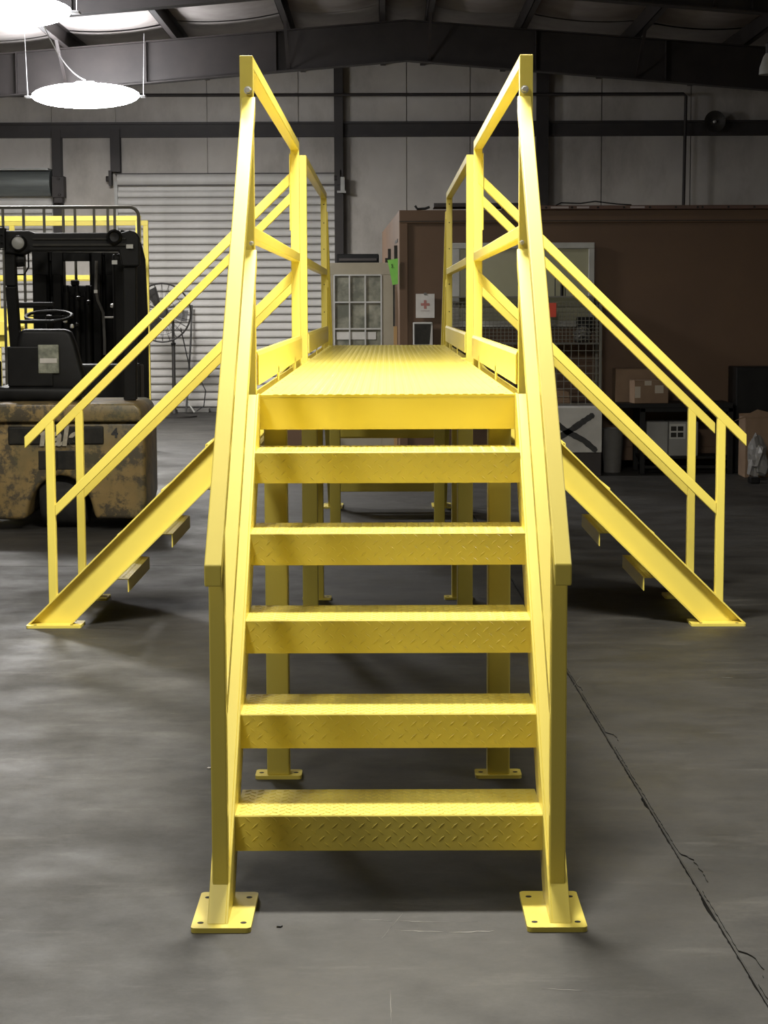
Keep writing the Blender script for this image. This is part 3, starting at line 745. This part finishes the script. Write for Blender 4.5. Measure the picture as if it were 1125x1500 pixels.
c = L(168, 465, 1.58); b = MB(); b.tube([(c.x-.04, 1.58, c.z), (c.x+.04, 1.58, c.z)], .008, 8); part('fitting', b, 'zinc', fk)
for px in (183, 186):
    c = L(px, 416, 1.55); b = MB(); b.box(c.x-.006, c.x+.006, 1.56, 1.58, .8, c.z); part('control_rod', b, 'grey_steel', fk)
for (px, py) in ((171, 448), (136, 443), (121, 437), (112, 478), (119, 476), (102, 470)):
    c = L(px, py, 1.5); b = MB(); b.lathe([(.001, -.018), (.014, -.012), (.016, 0), (.014, .012), (.001, .018)], 10, (c.x, 1.5, c.z)); part('lever_knob', b, 'zinc' if px in (171, 112, 102) else 'black_plastic', fk, smooth=True)
for px in (104, 111, 119):
    c = L(px, 480, 1.5); b = MB(); b.tube([(c.x, 1.5, c.z-.02), (c.x+.01, 1.45, .95)], .007, 6); part('lever', b, 'black_plastic', fk)
b = MB(); c = L(125, 545, 1.2); b.box(-.02, .42, 1.1, 1.35, .62, c.z+.06); part('console', b, 'black_plastic', fk, .02, 2)
b = MB(); b.box(L(172, 400, 1.5).x, L(201, 400, 1.5).x, 1.45, 1.55, .6, 1.84); part('side_cover', b, 'black_plastic', fk, .02, 2)
# load backrest with curved corner
by = 2.55
x0 = -.95; x1 = L(213, 330, by).x; zt2 = L(150, 303.5, by).z
b = MB(); cor = [(x1-.07+.07*math.sin(a), by, zt2-.07+.07*math.cos(a)) for a in [k*PI/12 for k in range(7)]]
b.tube([(x0, by, zt2)]+cor+[(x1, by, .35)], .013, 8); br = part('load_backrest', b, 'wire_steel', fk, smooth=True)
for px in (15, 45, 75, 103, 120, 148, 168, 178):
    x = L(px, 320, by).x; b = MB(); b.box(x-.010, x+.010, by-.006, by+.006, .4, zt2-.005); part('backrest_bar', b, 'wire_steel', br)
b = MB(); b.box(x0, x1+.0, by-.02, by+.02, .38, .48).box(x0, x1, by-.02, by+.02, .08, .16); part('carriage', b, 'black_steel', fk)
b = MB(); zq = L(50, 420, by).z; b.box(-.45, .1, by-.01, by+.03, zq-.12, zq); part('carriage_plate', b, 'grey_plastic', fk)
for s_ in (-.3, .2):
    b = MB(); b.prism([(by-.02, .5), (by+.02, .5), (by+.02, .09), (by+1.0, .06), (by+1.0, .04), (by-.02, .04)], s_-.05, s_+.05, 'x'); part('fork', b, 'black_steel', fk)

# ------------------------------------------------------------------ pedestal fan
Yf = 20.6
c = at(252, 458, Yf); hx = at(237.5, 458, Yf).x-c.x
fan = thing('pedestal_fan', 'tall dark pedestal fan with round wire guard before the roll-up door', 'fan', (c.x, Yf, 0))
rad = (at(279, 458, Yf).x-at(237, 458, Yf).x); rz_ = (at(250, 416, Yf).z-at(250, 502, Yf).z)/2
b = MB()
def ring(r, y): b.tube([(hx+r*math.cos(2*PI*k/32)*rad/rz_, y, c.z+r*math.sin(2*PI*k/32)) for k in range(32)], .013 if r > rz_*.95 else .0035, 6, True)
ring(rz_, 0); ring(rz_*.75, -.07); ring(rz_*.5, -.10); ring(rz_*.25, -.12)
for k in range(24):
    a = 2*PI*k/24; u = Vector((math.cos(a)*rad/rz_, 0, math.sin(a)))
    b.tube([Vector((hx, 0, c.z))+u*rz_*f_+Vector((0, y_, 0)) for f_, y_ in ((.15, -.12), (.5, -.105), (.75, -.075), (1, 0), (.8, .07), (.3, .09))], .0028, 4)
part('guard', b, 'fan_grey', fan)
for k in range(3):
    a = math.radians([112, -12, -128][k]); b = MB(); u = Vector((math.cos(a), 0, math.sin(a))); v = Vector((-math.sin(a), .25, math.cos(a)))
    P0 = Vector((hx, -.02, c.z))
    vs = [P0+u*.07-v*.03, P0+u*.07+v*.05, P0+u*rz_*.86+v*.10, P0+u*rz_*.9-v*.06]
    q = [b.bm.verts.new(p) for p in vs]+[b.bm.verts.new(p+Vector((0, .006, 0))) for p in vs]
    for f_ in ((0,1,2,3),(7,6,5,4),(0,4,5,1),(1,5,6,2),(2,6,7,3),(3,7,4,0)): b.bm.faces.new([q[i] for i in f_])
    part('blade', b, 'fan_grey', fan)
b = MB(); b.lathe([(.001, -.06), (.06, -.05), (.07, 0), (.07, .16), (.05, .18)], 16, (hx, 0, c.z), 'y').bar((hx, .1, c.z), (0, .1, c.z-.08), .05); part('motor', b, 'fan_grey', fan, smooth=True)
b = MB(); b.lathe([(.024, .02), (.024, .95), (.032, .95), (.032, .98), (.018, .98), (.018, c.z-.05)], 14, (0, .1, 0)); part('pole', b, 'fan_grey', fan, smooth=True)
b = MB(); b.lathe([(.30, 0), (.30, .02), (.05, .05), (.04, .1)], 28, (0, .1, 0)); part('base', b, 'fan_grey', fan, smooth=True)
b = MB(); b.tube([(.1, .1, c.z-.2), (.22, .15, c.z-.8), (.30, .1, .6), (.42, .05, .35), (.40, .0, .15), (.30, .0, .08)], .008, 6); part('cord', b, 'cable_black', fan, smooth=True)
# pole leaning against the door
b = MB(); p0, p1 = at(281, 447, WY-.15), at(272, 560, WY-.6); b.tube([p0, (p0.x-.01, WY-.25, 1.0), (p1.x, WY-.6, .02)], .014, 8)
tag(part('pole', b, 'grey_steel', smooth=True), 'thin grey pole leaning on the roll-up door right of the fan', 'pole')
b = MB(); p0, p1 = at(272, 585, 21.5), at(286, 598, 21.5); b.tube([(p0.x, 21.5, p0.z), (p1.x, 21.4, .02)], .012, 6)
tag(part('rod', b, 'white_trim'), 'short white rod lying on the sill by the fan foot', 'rod')
b = MB(); b.box(X(256), X(306), WY-.25, WY-.08, 0, .055); tag(part('sill_bar', b, 'grey_plastic', bevel=.006), 'low grey bar on the floor at the foot of the roll-up door', 'bar')

# ------------------------------------------------------------------ brown container
A, Bk = at(585, 400, 12.45), at(560, 400, 17.6)
AX, AY = A.x, 12.45
rzc = -math.atan2(Bk.x-A.x, 17.6-12.45)
ct = thing('container', 'rust-brown container office along the right with white window on its front', 'container', (AX, AY, 0), 0)
H = at(620, 308, AY).z; CL = 5.15; WX = 5.2
b = MB()
b.prism([(0, 0), (WX, 0), (WX, CL), (Bk.x-A.x, CL)], .08, H, 'z'); part('body', b, 'brown_container', ct)
# frame bands on the front
b = MB(); z326 = at(620, 327, AY).z; b.box(0, WX, -.02, .0, z326, H).box(0, .075, -.02, .0, .2, z326).box(0, WX, -.02, 0, .08, .2); part('frame_band', b, 'brown_container', ct, .004)
b = MB(); b.box(.9, WX, -.06, .05, H-.0, H+.035); fl = part('top_flange', b, 'brown_flange', ct, .003)
b = MB(); b.box(0, WX, -.022, -.018, H-.10, H-.093); part('weld_line', b, 'badge_black', ct)
k = 0
for px in (800, 838, 876, 914, 952, 990, 1022, 1029, 1067, 1105):
    p = at(px, 307, AY-.06); b = MB(); b.lathe([(.010, 0), (.010, .002)], 10, (p.x-AX, -.062, H+.017), 'y'); part('bolt_hole', b, 'hole_black', fl)
for (a_, c_) in ((806, 832), (844, 862), (922, 943)):
    p, q = at(a_, 307, AY), at(c_, 307, AY); b = MB(); b.box(p.x-AX, q.x-AX, -.0625, -.06, H+.009, H+.026); part('label_strip', b, 'ink_faint', fl)
b = MB(); b.bar((-.005-.02*0, .35, H-.25), (-.10, 4.0, H-.25), .02, .03); part('side_trim', b, 'badge_black', ct)
for yy, zz0, zz1 in ((2.2, 1.75, 2.02), (3.1, 1.78, 1.95), (.45, 1.7, 2.0)):
    xx = (Bk.x-A.x)*yy/CL; b = MB(); b.box(xx-.03, xx+.005, yy, yy+.1, zz0, zz1); part('hinge', b, 'badge_black', ct)
# window
c0, c1 = at(662, 356, AY-.03), at(870, 470, AY-.03)
wx0, wx1, wz1, wz0 = c0.x-AX, c1.x-AX, c0.z, c1.z
b = MB(); tw_ = .052
b.box(wx0, wx1, -.05, -.02, wz1-tw_, wz1).box(wx0, wx0+tw_*1.3, -.05, -.02, wz0, wz1-tw_).box(wx1-tw_, wx1, -.05, -.02, wz0, wz1-tw_).box(wx0, wx1, -.05, -.02, wz0-tw_, wz0)
wf = part('window_frame', b, 'white_trim', ct, .004)
b = MB(); b.box(wx0+tw_, (wx0+wx1)/2-.01, -.03, -.021, wz0, wz1-tw_); part('window_pane', b, 'window_pane', wf)
b = MB(); b.box((wx0+wx1)/2+.01, wx1-tw_, -.03, -.021, wz0, wz1-tw_); part('window_pane', b, 'window_pane', wf)
b = MB(); b.box((wx0+wx1)/2-.012, (wx0+wx1)/2+.012, -.04, -.02, wz0, wz1-tw_); part('mullion', b, 'white_trim', wf)
# loose bars on top of the container
b = MB(); p = at(640, 304, AY+.2); b.box(at(636, 305, AY).x, at(800, 305, AY).x, AY+.15, AY+.6, H+.037, H+.07)
tag(part('plank', b, 'dark_primer'), 'dark plank lying flat on top of the brown container', 'plank')
b = MB(); p = at(608, 303, AY+.1)
b.tube([(p.x, AY+.1, H+.045), (p.x+.02, AY+.1, H+.015), (p.x+.09, AY+.12, H+.02), (p.x+.13, AY+.12, H+.035)], .012, 6)
tag(part('hose', b, 'cable_black', smooth=True), 'curled dark hose end on the top corner of the container', 'hose')
b = MB(); pl = [at(x_, y_, AY+.3) for x_, y_ in ((814, 301), (822, 297), (850, 298), (872, 295), (905, 299), (925, 300))]
b.tube([(p.x, AY+.3, max(p.z, H+.045)) for p in pl], .006, 5); tag(part('wire', b, 'cable_black'), 'thin wavy wire lying on the container top under the wall panels', 'wire')

# papers and dispenser on the container front
def paper(name, mtl, px0, py0, px1, py1, Y, label, cat, d=.004):
    p, q = at(px0, py0, Y), at(px1, py1, Y)
    t = thing(name, label, cat, ((p.x+q.x)/2, Y, q.z)); w_ = (q.x-p.x)/2; h_ = p.z-q.z
    b = MB(); b.box(-w_, w_, -d, 0, 0, h_); part('sheet', b, mtl, t); return t, w_, h_
t, w_, h_ = paper('first_aid_sign', 'paper_white', 609, 430.5, 636.5, 465.5, AY-.021, 'white paper sign with a red cross on the brown container', 'sign')
b = MB(); b.box(-.038, .038, -.0055, -.004, h_*.56-.011, h_*.56+.011).box(-.011, .011, -.0056, -.004, h_*.56-.038, h_*.56+.038); part('cross', b, 'ink_red', t)
b = MB(); b.box(-.04, .04, -.0055, -.004, h_*.28, h_*.28+.006); part('caption', b, 'ink_faint', t)
b = MB(); b.box(-.012, .012, -.008, 0, h_-.008, h_+.01); part('clip', b, 'grey_steel', t)
p, q = at(605, 472, AY-.1), at(634, 545, AY-.1)
t = thing('dispenser', 'white and clear wall dispenser mounted below the red cross sign', 'dispenser', ((p.x+q.x)/2, AY-.02, q.z)); w_ = (q.x-p.x)/2; h_ = p.z-q.z
b = MB(); b.box(-w_, w_, -.10, 0, 0, h_); part('case', b, 'white_trim', t, .01, 2)
b = MB(); b.box(-w_+.012, w_-.018, -.106, -.10, h_*.56, h_-.015); part('window', b, 'badge_black', t)
b = MB(); b.prism([(w_-.02, 0), (w_-.003, 0), (w_-.003, h_-.03), (w_-.015, h_-.03), (w_-.03, h_*.5)], -.112, -.10, 'y'); part('lever', b, 'paper_white', t)

# ------------------------------------------------------------------ nine-light door standing in front
DY = 13.5
p, q = at(483, 385, DY), at(577, 385, DY)
dr = thing('glazed_door', 'greige door with nine small panes and white muntins standing beyond the platform', 'door', ((p.x+q.x)/2, DY, 0))
w_ = (q.x-p.x)/2; h_ = p.z; dx = (p.x+q.x)/2
gx = [at(x_, 440, DY).x-dx for x_ in (489.5, 512, 535, 558.5)]
gz = [at(500, y_, DY).z for y_ in (403, 442.7, 481.8, 521, 560)]
b = MB(); b.box(-w_, w_, 0, .04, gz[0], h_).box(-w_, gx[0], 0, .04, 0, gz[0]).box(gx[3], w_, 0, .04, 0, gz[0]).box(gx[0], gx[3], 0, .04, 0, gz[3]); part('leaf', b, 'greige_paint', dr, .003)
for i in range(3):
    for j in range(3):
        b = MB(); b.box(gx[i], gx[i+1], .012, .018, gz[j+1], gz[j]); part('pane', b, 'pane_reflection', dr)
for x_ in gx:
    b = MB(); b.box(x_-.007, x_+.007, -.008, .012, gz[3], gz[0]); part('muntin', b, 'white_trim', dr)
for z_ in gz[:4]:
    b = MB(); b.box(gx[0], gx[3], -.007, .011, z_-.007, z_+.007); part('muntin', b, 'white_trim', dr)
b = MB(); b.box(gx[0]+.02, gx[2]+.1, .005, .011, gz[2]-.10, gz[2]-.03); part('note', b, 'board_white', dr)
p = at(580, 470, DY-.05)
b = MB(); b.box(at(576.5, 470, 12.9).x, at(581.5, 470, 12.9).x, 12.88, 12.92, 0, at(580, 478, 12.9).z); tag(part('lath', b, 'tan_wood'), 'narrow tan wooden lath standing between the glazed door and the container', 'lath')
b = MB(); b.box(at(575.8, 470, 12.9).x, at(578.4, 470, 12.9).x, 12.89, 12.91, at(580, 478, 12.9).z, at(580, 405, 12.9).z); tag(part('rod', b, 'badge_black'), 'dark thin rod behind the green tag, above the tan lath', 'rod')
b = MB(); pts = [at(x_, y_, 12.41) for x_, y_ in ((567.5, 381), (583, 378.5), (583, 416), (575, 417.5))]
b.prism([(p.x, p.z) for p in pts], 12.41, 12.414, 'y'); gt = tag(part('paper_tag', b, 'green_paper'), 'bright green paper tag hanging at the door and container corner', 'tag')
c = at(574, 390, 12.41); b = MB(); b.tube([(c.x-.004, 12.408, c.z-.012), (c.x+.006, 12.408, c.z), (c.x-.004, 12.408, c.z+.012), (c.x+.004, 12.408, c.z+.02)], .0025, 5); part('mark', b, 'ink_black', gt)
# debris seen under the platform
p = at(505, 648, 11.5)
b = MB(); b.tube([(p.x-.12, 11.55, .33), (p.x, 11.5, .36), (p.x+.14, 11.5, .38), (p.x+.22, 11.6, .36)], [.02, .04, .035, .02], 8)
b2 = MB(); b2.box(at(442, 640, 13).x-.3, at(470, 640, 13).x, 13.0, 13.6, 0, at(450, 628, 13).z+.1)
tag(part('crate', b2, 'brown_container', bevel=.01), 'low brown crate glimpsed under the platform on the left', 'crate')
b.bm.free()

# ------------------------------------------------------------------ wire cage
KY = 12.05
cx0, cx1 = at(655, 440, KY).x, at(880, 440, KY).x
zt_ = at(700, 434, KY).z; zb = at(700, 592, KY).z; zs = at(700, 503, KY).z
cg = thing('wire_cage', 'dark wire mesh cage rack holding odds and ends before the container window', 'cage', (cx0, KY, 0)); cw_ = cx1-cx0
for x in (0, cw_*.5, cw_):
    for dy in (0, .32):
        b = MB(); b.box(x-.012, x+.012, dy-.012, dy+.012, .0, zt_); part('upright', b, 'wire_steel', cg)
for z in (zt_, zs, zb):
    b = MB(); b.box(0, cw_, -.01, .33, z-.012, z); part('shelf', b, 'grey_plastic' if z != zt_ else 'wire_steel', cg)
b = MB()
def wires(x0, x1, z0, z1, sx, sz, yy, r):
    n = round((x1-x0)/sx)
    for i in range(n+1): b.bar((x0+(x1-x0)*i/n, yy, z0), (x0+(x1-x0)*i/n, yy, z1), r, r)
    n = round((z1-z0)/sz)
    for i in range(n+1): b.bar((x0, yy-.003, z0+(z1-z0)*i/n), (x1, yy-.003, z0+(z1-z0)*i/n), r, r)
wires(0, cw_, zb, zs, .062, .062, -.014, .005); wires(0, cw_, zs, zt_-.05, .033, .033, -.014, .0045)
tag(part('wire_mesh', b, 'wire_steel', cg), kind='stuff')
cgr = 'odds and ends on the wire cage'
p = at(809, 454, KY-.03); b = MB(); b.box(p.x-.035, p.x+.035, KY-.03, KY-.024, p.z-.062, p.z+.06); tag(part('red_tag', b, 'red_tag', bevel=.002), 'bright red tag hung on the wire cage', 'tag')
def blob(name, c, sx, sy, sz, mtl, label, cat, seed, amp=.18, n=14):
    rr_ = random.Random(seed); bm = bmesh.new(); bmesh.ops.create_icosphere(bm, subdivisions=3, radius=1)
    ph = [(rr_.uniform(0, 6), rr_.uniform(2, 6), Vector((rr_.uniform(-1, 1), rr_.uniform(-1, 1), rr_.uniform(-1, 1)))) for _ in range(6)]
    for v in bm.verts:
        k = 1+amp*sum(math.sin(f*v.co.dot(d)*2+o) for o, f, d in ph)/3
        v.co = Vector((v.co.x*sx*k, v.co.y*sy*k, max(v.co.z, -.75)*sz*k))
    zm_ = min(v.co.z for v in bm.verts)
    for v in bm.verts: v.co.z -= zm_
    me = bpy.data.meshes.new(name); bm.to_mesh(me); bm.free()
    o = link(name, me, mtl, None, c); return tag(o, label, cat)
p = at(853, 500, KY+.12); blob('plastic_bag', (p.x, KY+.10, zs+.0), .075, .07, .075, 'bag', 'crumpled translucent bag on the middle shelf of the wire cage', 'bag', 3, .25)
p = at(868, 460, KY+.1); b = MB(); b.box(p.x-.12, p.x+.02, KY+.20, KY+.31, zt_-.28, zt_-.18)
tag(part('small_box', b, 'black_plastic', bevel=.01), 'small black box held inside the upper part of the wire cage', 'box')
for i, (px, hh) in enumerate(((813, .15), (828, .11))):
    p = at(px, 430, KY+.1); b = MB(); b.tube([(p.x, KY+.1, zt_), (p.x, KY+.1, zt_+hh), (p.x+.02, KY+.1, zt_+hh+.01)], .005, 6)
    tag(part('rod', b, 'ink_black'), ['dark hooked rod upright on the cage top, the taller one', 'dark rod upright on the cage top, the shorter one'][i], 'rod')
p = at(824, 400, KY+.1); b = MB(); b.lathe([(.014, 0), (.014, .14), (.006, .16), (.006, .2)], 10, (p.x, KY+.15, zt_)); tag(part('spray_bottle', b, 'black_plastic', smooth=True), 'slim dark bottle on the cage top before the window', 'bottle')
p = at(820, 592, KY+.1)
b = MB(); b.prism([(p.x-.07, zb), (p.x+.09, zb), (p.x+.075, zb+.10), (p.x+.02, zb+.125), (p.x-.06, zb+.13)], KY+.02, KY+.2, 'y'); tag(part('kraft_parcel', b, 'cardboard', bevel=.008), 'slumped kraft parcel on the bottom shelf of the wire cage', 'parcel')

# white board with brushed X
BY = 11.75
p, q = at(766, 597, BY), at(881.5, 663, BY)
bw, bh = q.x-p.x, p.z-q.z
wb = thing('marked_board', 'white panel box brushed with a large black X below the wire cage', 'board', (p.x, BY, q.z))
b = MB(); b.box(0, bw, 0, .28, 0, bh); part('panel', b, 'board_white', wb, .004)
def stroke(pts, w0):
    b = MB(); P_ = []
    for k in range(len(pts)-1):
        for s in range(6): u = s/6; P_.append((pts[k][0]*(1-u)+pts[k+1][0]*u, pts[k][1]*(1-u)+pts[k+1][1]*u))
    P_.append(pts[-1]); up, dn = [], []
    for i, (x, z) in enumerate(P_):
        a_ = P_[min(i+1, len(P_)-1)]; c_ = P_[max(i-1, 0)]; t_ = Vector((a_[0]-c_[0], a_[1]-c_[1])).normalized()
        w = w0*R.uniform(.85, 1.1)*(1 if 0 < i < len(P_)-1 else .6); up.append((x-t_.y*w, z+t_.x*w)); dn.append((x+t_.y*w, z-t_.x*w))
    b.prism(up+dn[::-1], -.0022, -.0004, 'y'); part('brush_stroke', b, 'ink_black', wb)
def bl(px, py): c = at(px, py, BY); return (c.x-p.x, c.z-q.z)
stroke([bl(870, 607), bl(855, 617), bl(835, 631), bl(815, 643)], .026)
stroke([bl(812, 618), bl(830, 632), bl(855, 645), bl(874, 661)], .026)
b = MB(); b.box(p.x, q.x, BY+.02, BY+.26, 0, q.z); tag(part('skid', b, 'dark_primer', bevel=.004), 'dark low skid under the white panel box', 'skid')
# bin
c = at(897, 682, 12.15)
bn = thing('waste_bin', 'grey tapered plastic bin between the white panel and the black table', 'bin', (c.x, 12.15, 0))
hb = at(897, 627, 12.15).z
b = MB(); b.lathe([(.001, 0), (.075, 0), (.098, hb-.01), (.104, hb), (.094, hb), (.07, .02), (.001, .02)], 24); part('shell', b, 'grey_plastic', bn, smooth=True)

# black table with boxes
TY = 11.9
x0, x1 = at(884, 595, TY).x, at(1074, 595, TY).x; zt_ = at(960, 591, TY).z; z2 = at(960, 600, TY).z
tb = thing('steel_table', 'black steel table by the container carrying cardboard boxes', 'table', (x0, TY, 0)); tw = x1-x0
b = MB(); b.box(0, tw, 0, .5, z2+.012, zt_); part('tabletop', b, 'black_steel', tb, .004)
xl = at(938, 600, TY).x-x0
for xx in (xl, tw-.04):
    for dy in (0, .45):
        b = MB(); b.box(xx, xx+.045, dy, dy+.045, 0, z2+.013); part('leg', b, 'black_steel', tb, .003)
b = MB(); b.box(0.01, .04, .42, .46, 0, z2+.013); part('leg', b, 'black_steel', tb)
for dy in (0.0, .45):
    b = MB(); b.box(xl, tw, dy+.01, dy+.035, .05, .075); part('stretcher', b, 'black_steel', tb)
b = MB(); b.box(xl, tw, .0, .045, z2-.02, z2+.013); part('apron', b, 'black_steel', tb)
b = MB(); b.box(xl+.02, tw-.01, .08, .44, .13, .15); part('lower_shelf', b, 'black_steel', tb)
# what stands on and in it
def carton(name, px0, py0, px1, py1, Y, dep, mtl, label, cat, rz=0, zbase=None, tapes=()):
    p, q = at(px0, py0, Y), at(px1, py1, Y); zz = q.z if zbase is None else zbase
    t = thing(name, label, cat, ((p.x+q.x)/2, Y+dep/2, zz), rz); w = (q.x-p.x)/2; h = p.z-zz
    b = MB(); b.box(-w, w, -dep/2, dep/2, 0, h); part('carton', b, mtl, t, .004)
    b = MB(); b.box(-w, w, -dep/2, -.004, h, h+.004).box(-w, w, .004, dep/2, h, h+.004); part('flap', b, mtl, t)
    for (u0, u1, v0, v1) in tapes:
        b = MB(); b.box(-w+2*w*u0, -w+2*w*u1, -dep/2-.002, -dep/2, h*v0, h*v1); part('tape', b, 'tape', t)
    return t
carton('cardboard_box', 902, 541, 962, 591, TY+.22, .25, 'cardboard', 'larger plain cardboard box at the back of the black table', 'box', 0, zt_)
carton('cardboard_box', 927, 558, 978, 595, TY+.01, .17, 'cardboard', 'smaller taped cardboard box in front on the black table', 'box', .12, zt_, [(.02, .18, .25, .75), (.6, .85, .45, .8), (.3, .5, .8, 1.0)])
ap = thing('white_appliance', 'greyish white appliance with a small control panel under the black table', 'appliance', (at(1003, 650, TY+.2).x, TY+.2, .15))
b = MB(); b.box(-.35, -.16, -.10, .15, 0, .30); part('door', b, 'appliance', ap, .006)
b = MB(); b.box(-.155, .10, -.10, .15, 0, .30); part('body', b, 'appliance', ap, .006)
b = MB(); b.box(-.15, -.01, -.106, -.10, .15, .28); cpn = part('control_panel', b, 'white_trim', ap)
for i in range(2):
    for j in range(2):
        b = MB(); b.box(-.138+i*.06, -.09+i*.06, -.110, -.106, .165+j*.055, .205+j*.055); part('button', b, 'badge_black', cpn)
# right: black cabinet, boxes, bag
p, q = at(1079, 538, 12.0), at(1079, 600, 12.0)
cbk = thing('black_cabinet', 'matt black cabinet against the container at the right edge', 'cabinet', (p.x, 12.0, 0))
b = MB(); b.box(0, .9, 0, .4, .0, p.z); part('body', b, 'black_plastic', cbk, .006)
b = MB(); b.box(.01, .44, -.012, 0, .05, p.z-.02); part('door', b, 'black_steel', cbk)
b = MB(); b.box(.46, .89, -.012, 0, .05, p.z-.02); part('door', b, 'black_steel', cbk)
p = at(1092, 612, 11.55); q = at(1140, 690, 11.55)
bx_ = thing('cardboard_box', 'open cardboard box with raised flaps at the foot of the black cabinet', 'box', (p.x, 11.55, 0))
b = MB(); b.box(0, .5, 0, .3, 0, p.z); part('carton', b, 'cardboard', bx_, .004)
b = MB(); b.prism([(0, p.z), (-.10, p.z-.03), (.10, p.z+.07), (.22, p.z+.04), (.3, p.z)], .0, .006, 'y'); part('flap', b, 'cardboard', bx_)
b = MB(); b.prism([(0, p.z), (.0, p.z+.02), (.3, p.z+.03), (.5, p.z)], .294, .3, 'y'); part('flap', b, 'cardboard', bx_)
p = at(1112, 665, 11.3); blob('plastic_bag', (p.x, 11.38, 0), .085, .09, .19, 'bag', 'clear wrinkled plastic bag standing before the open cardboard box', 'bag', 9, .25)
p = at(1100, 677, 11.3)
b = MB(); b.box(p.x-.06, p.x+.02, 11.0, 11.12, 0, .05); tag(part('tool_case', b, 'black_plastic', bevel=.008), 'small black case on the floor left of the clear bag', 'case')

# ------------------------------------------------------------------ litter and scratches on the floor
for i, (px, py) in enumerate(((306, 1126), (409, 1358))):
    d = _w+_r*(px-562.5)/F+_u*(750-py)/F; g = CP+d*(-CP.z/d.z)
    b = MB(); b.prism([(-.006, -.004), (.004, -.006), (.008, .002), (-.002, .006)], 0, .004, 'z')
    tag(part('chip', b, 'paper_white' if i == 0 else 'ink_black', loc=(g.x, g.y, 0)), ['tiny white chip on the floor left of the front stairs', 'tiny dark splinter on the floor right of the left foot plate'][i], 'debris')

def G(px, py):
    d = _w+_r*(px-562.5)/F+_u*(750-py)/F; return CP+d*(-CP.z/d.z)
for (x0, y0, x1, y1, w) in ((557, 1378, 573, 1358, .0016), (573, 1358, 590, 1338, .0014), (518, 1347, 575, 1349, .004), (585, 1349, 640, 1351, .005), (600, 1352, 700, 1350, .003), (578, 1363, 650, 1365, .008), (655, 1366, 725, 1364, .010),
                            (792, 1448, 860, 1452, .005), (838, 1008, 852, 990, .001), (140, 1043, 178, 1041, .006), (430, 1003, 482, 1001, .003), (515, 1003, 518, 975, .001), (888, 735, 960, 729, .006), (1055, 992, 1075, 993, .003), (888, 1112, 912, 1114, .002), (572, 1450, 573, 1500, .002)):
    a, q = G(x0, y0), G(x1, y1); a.z = q.z = .0004; dd = (q-a).normalized(); nn = Vector((-dd.y, dd.x, 0)); pu, pd = [], []
    for k in range(9):
        u = k/8; c = a.lerp(q, u)+nn*R.uniform(-.3, .3)*w; h = w*math.sin(PI*(.06+.88*u))*R.uniform(.4, 1)*.5
        pu.append(c+nn*h); pd.append(c-nn*h)
    b = MB(); b.prism([(p.x, p.y) for p in pu+pd[::-1]], -.002, .0005, 'z'); part('scratch', b, 'chalk', floor)
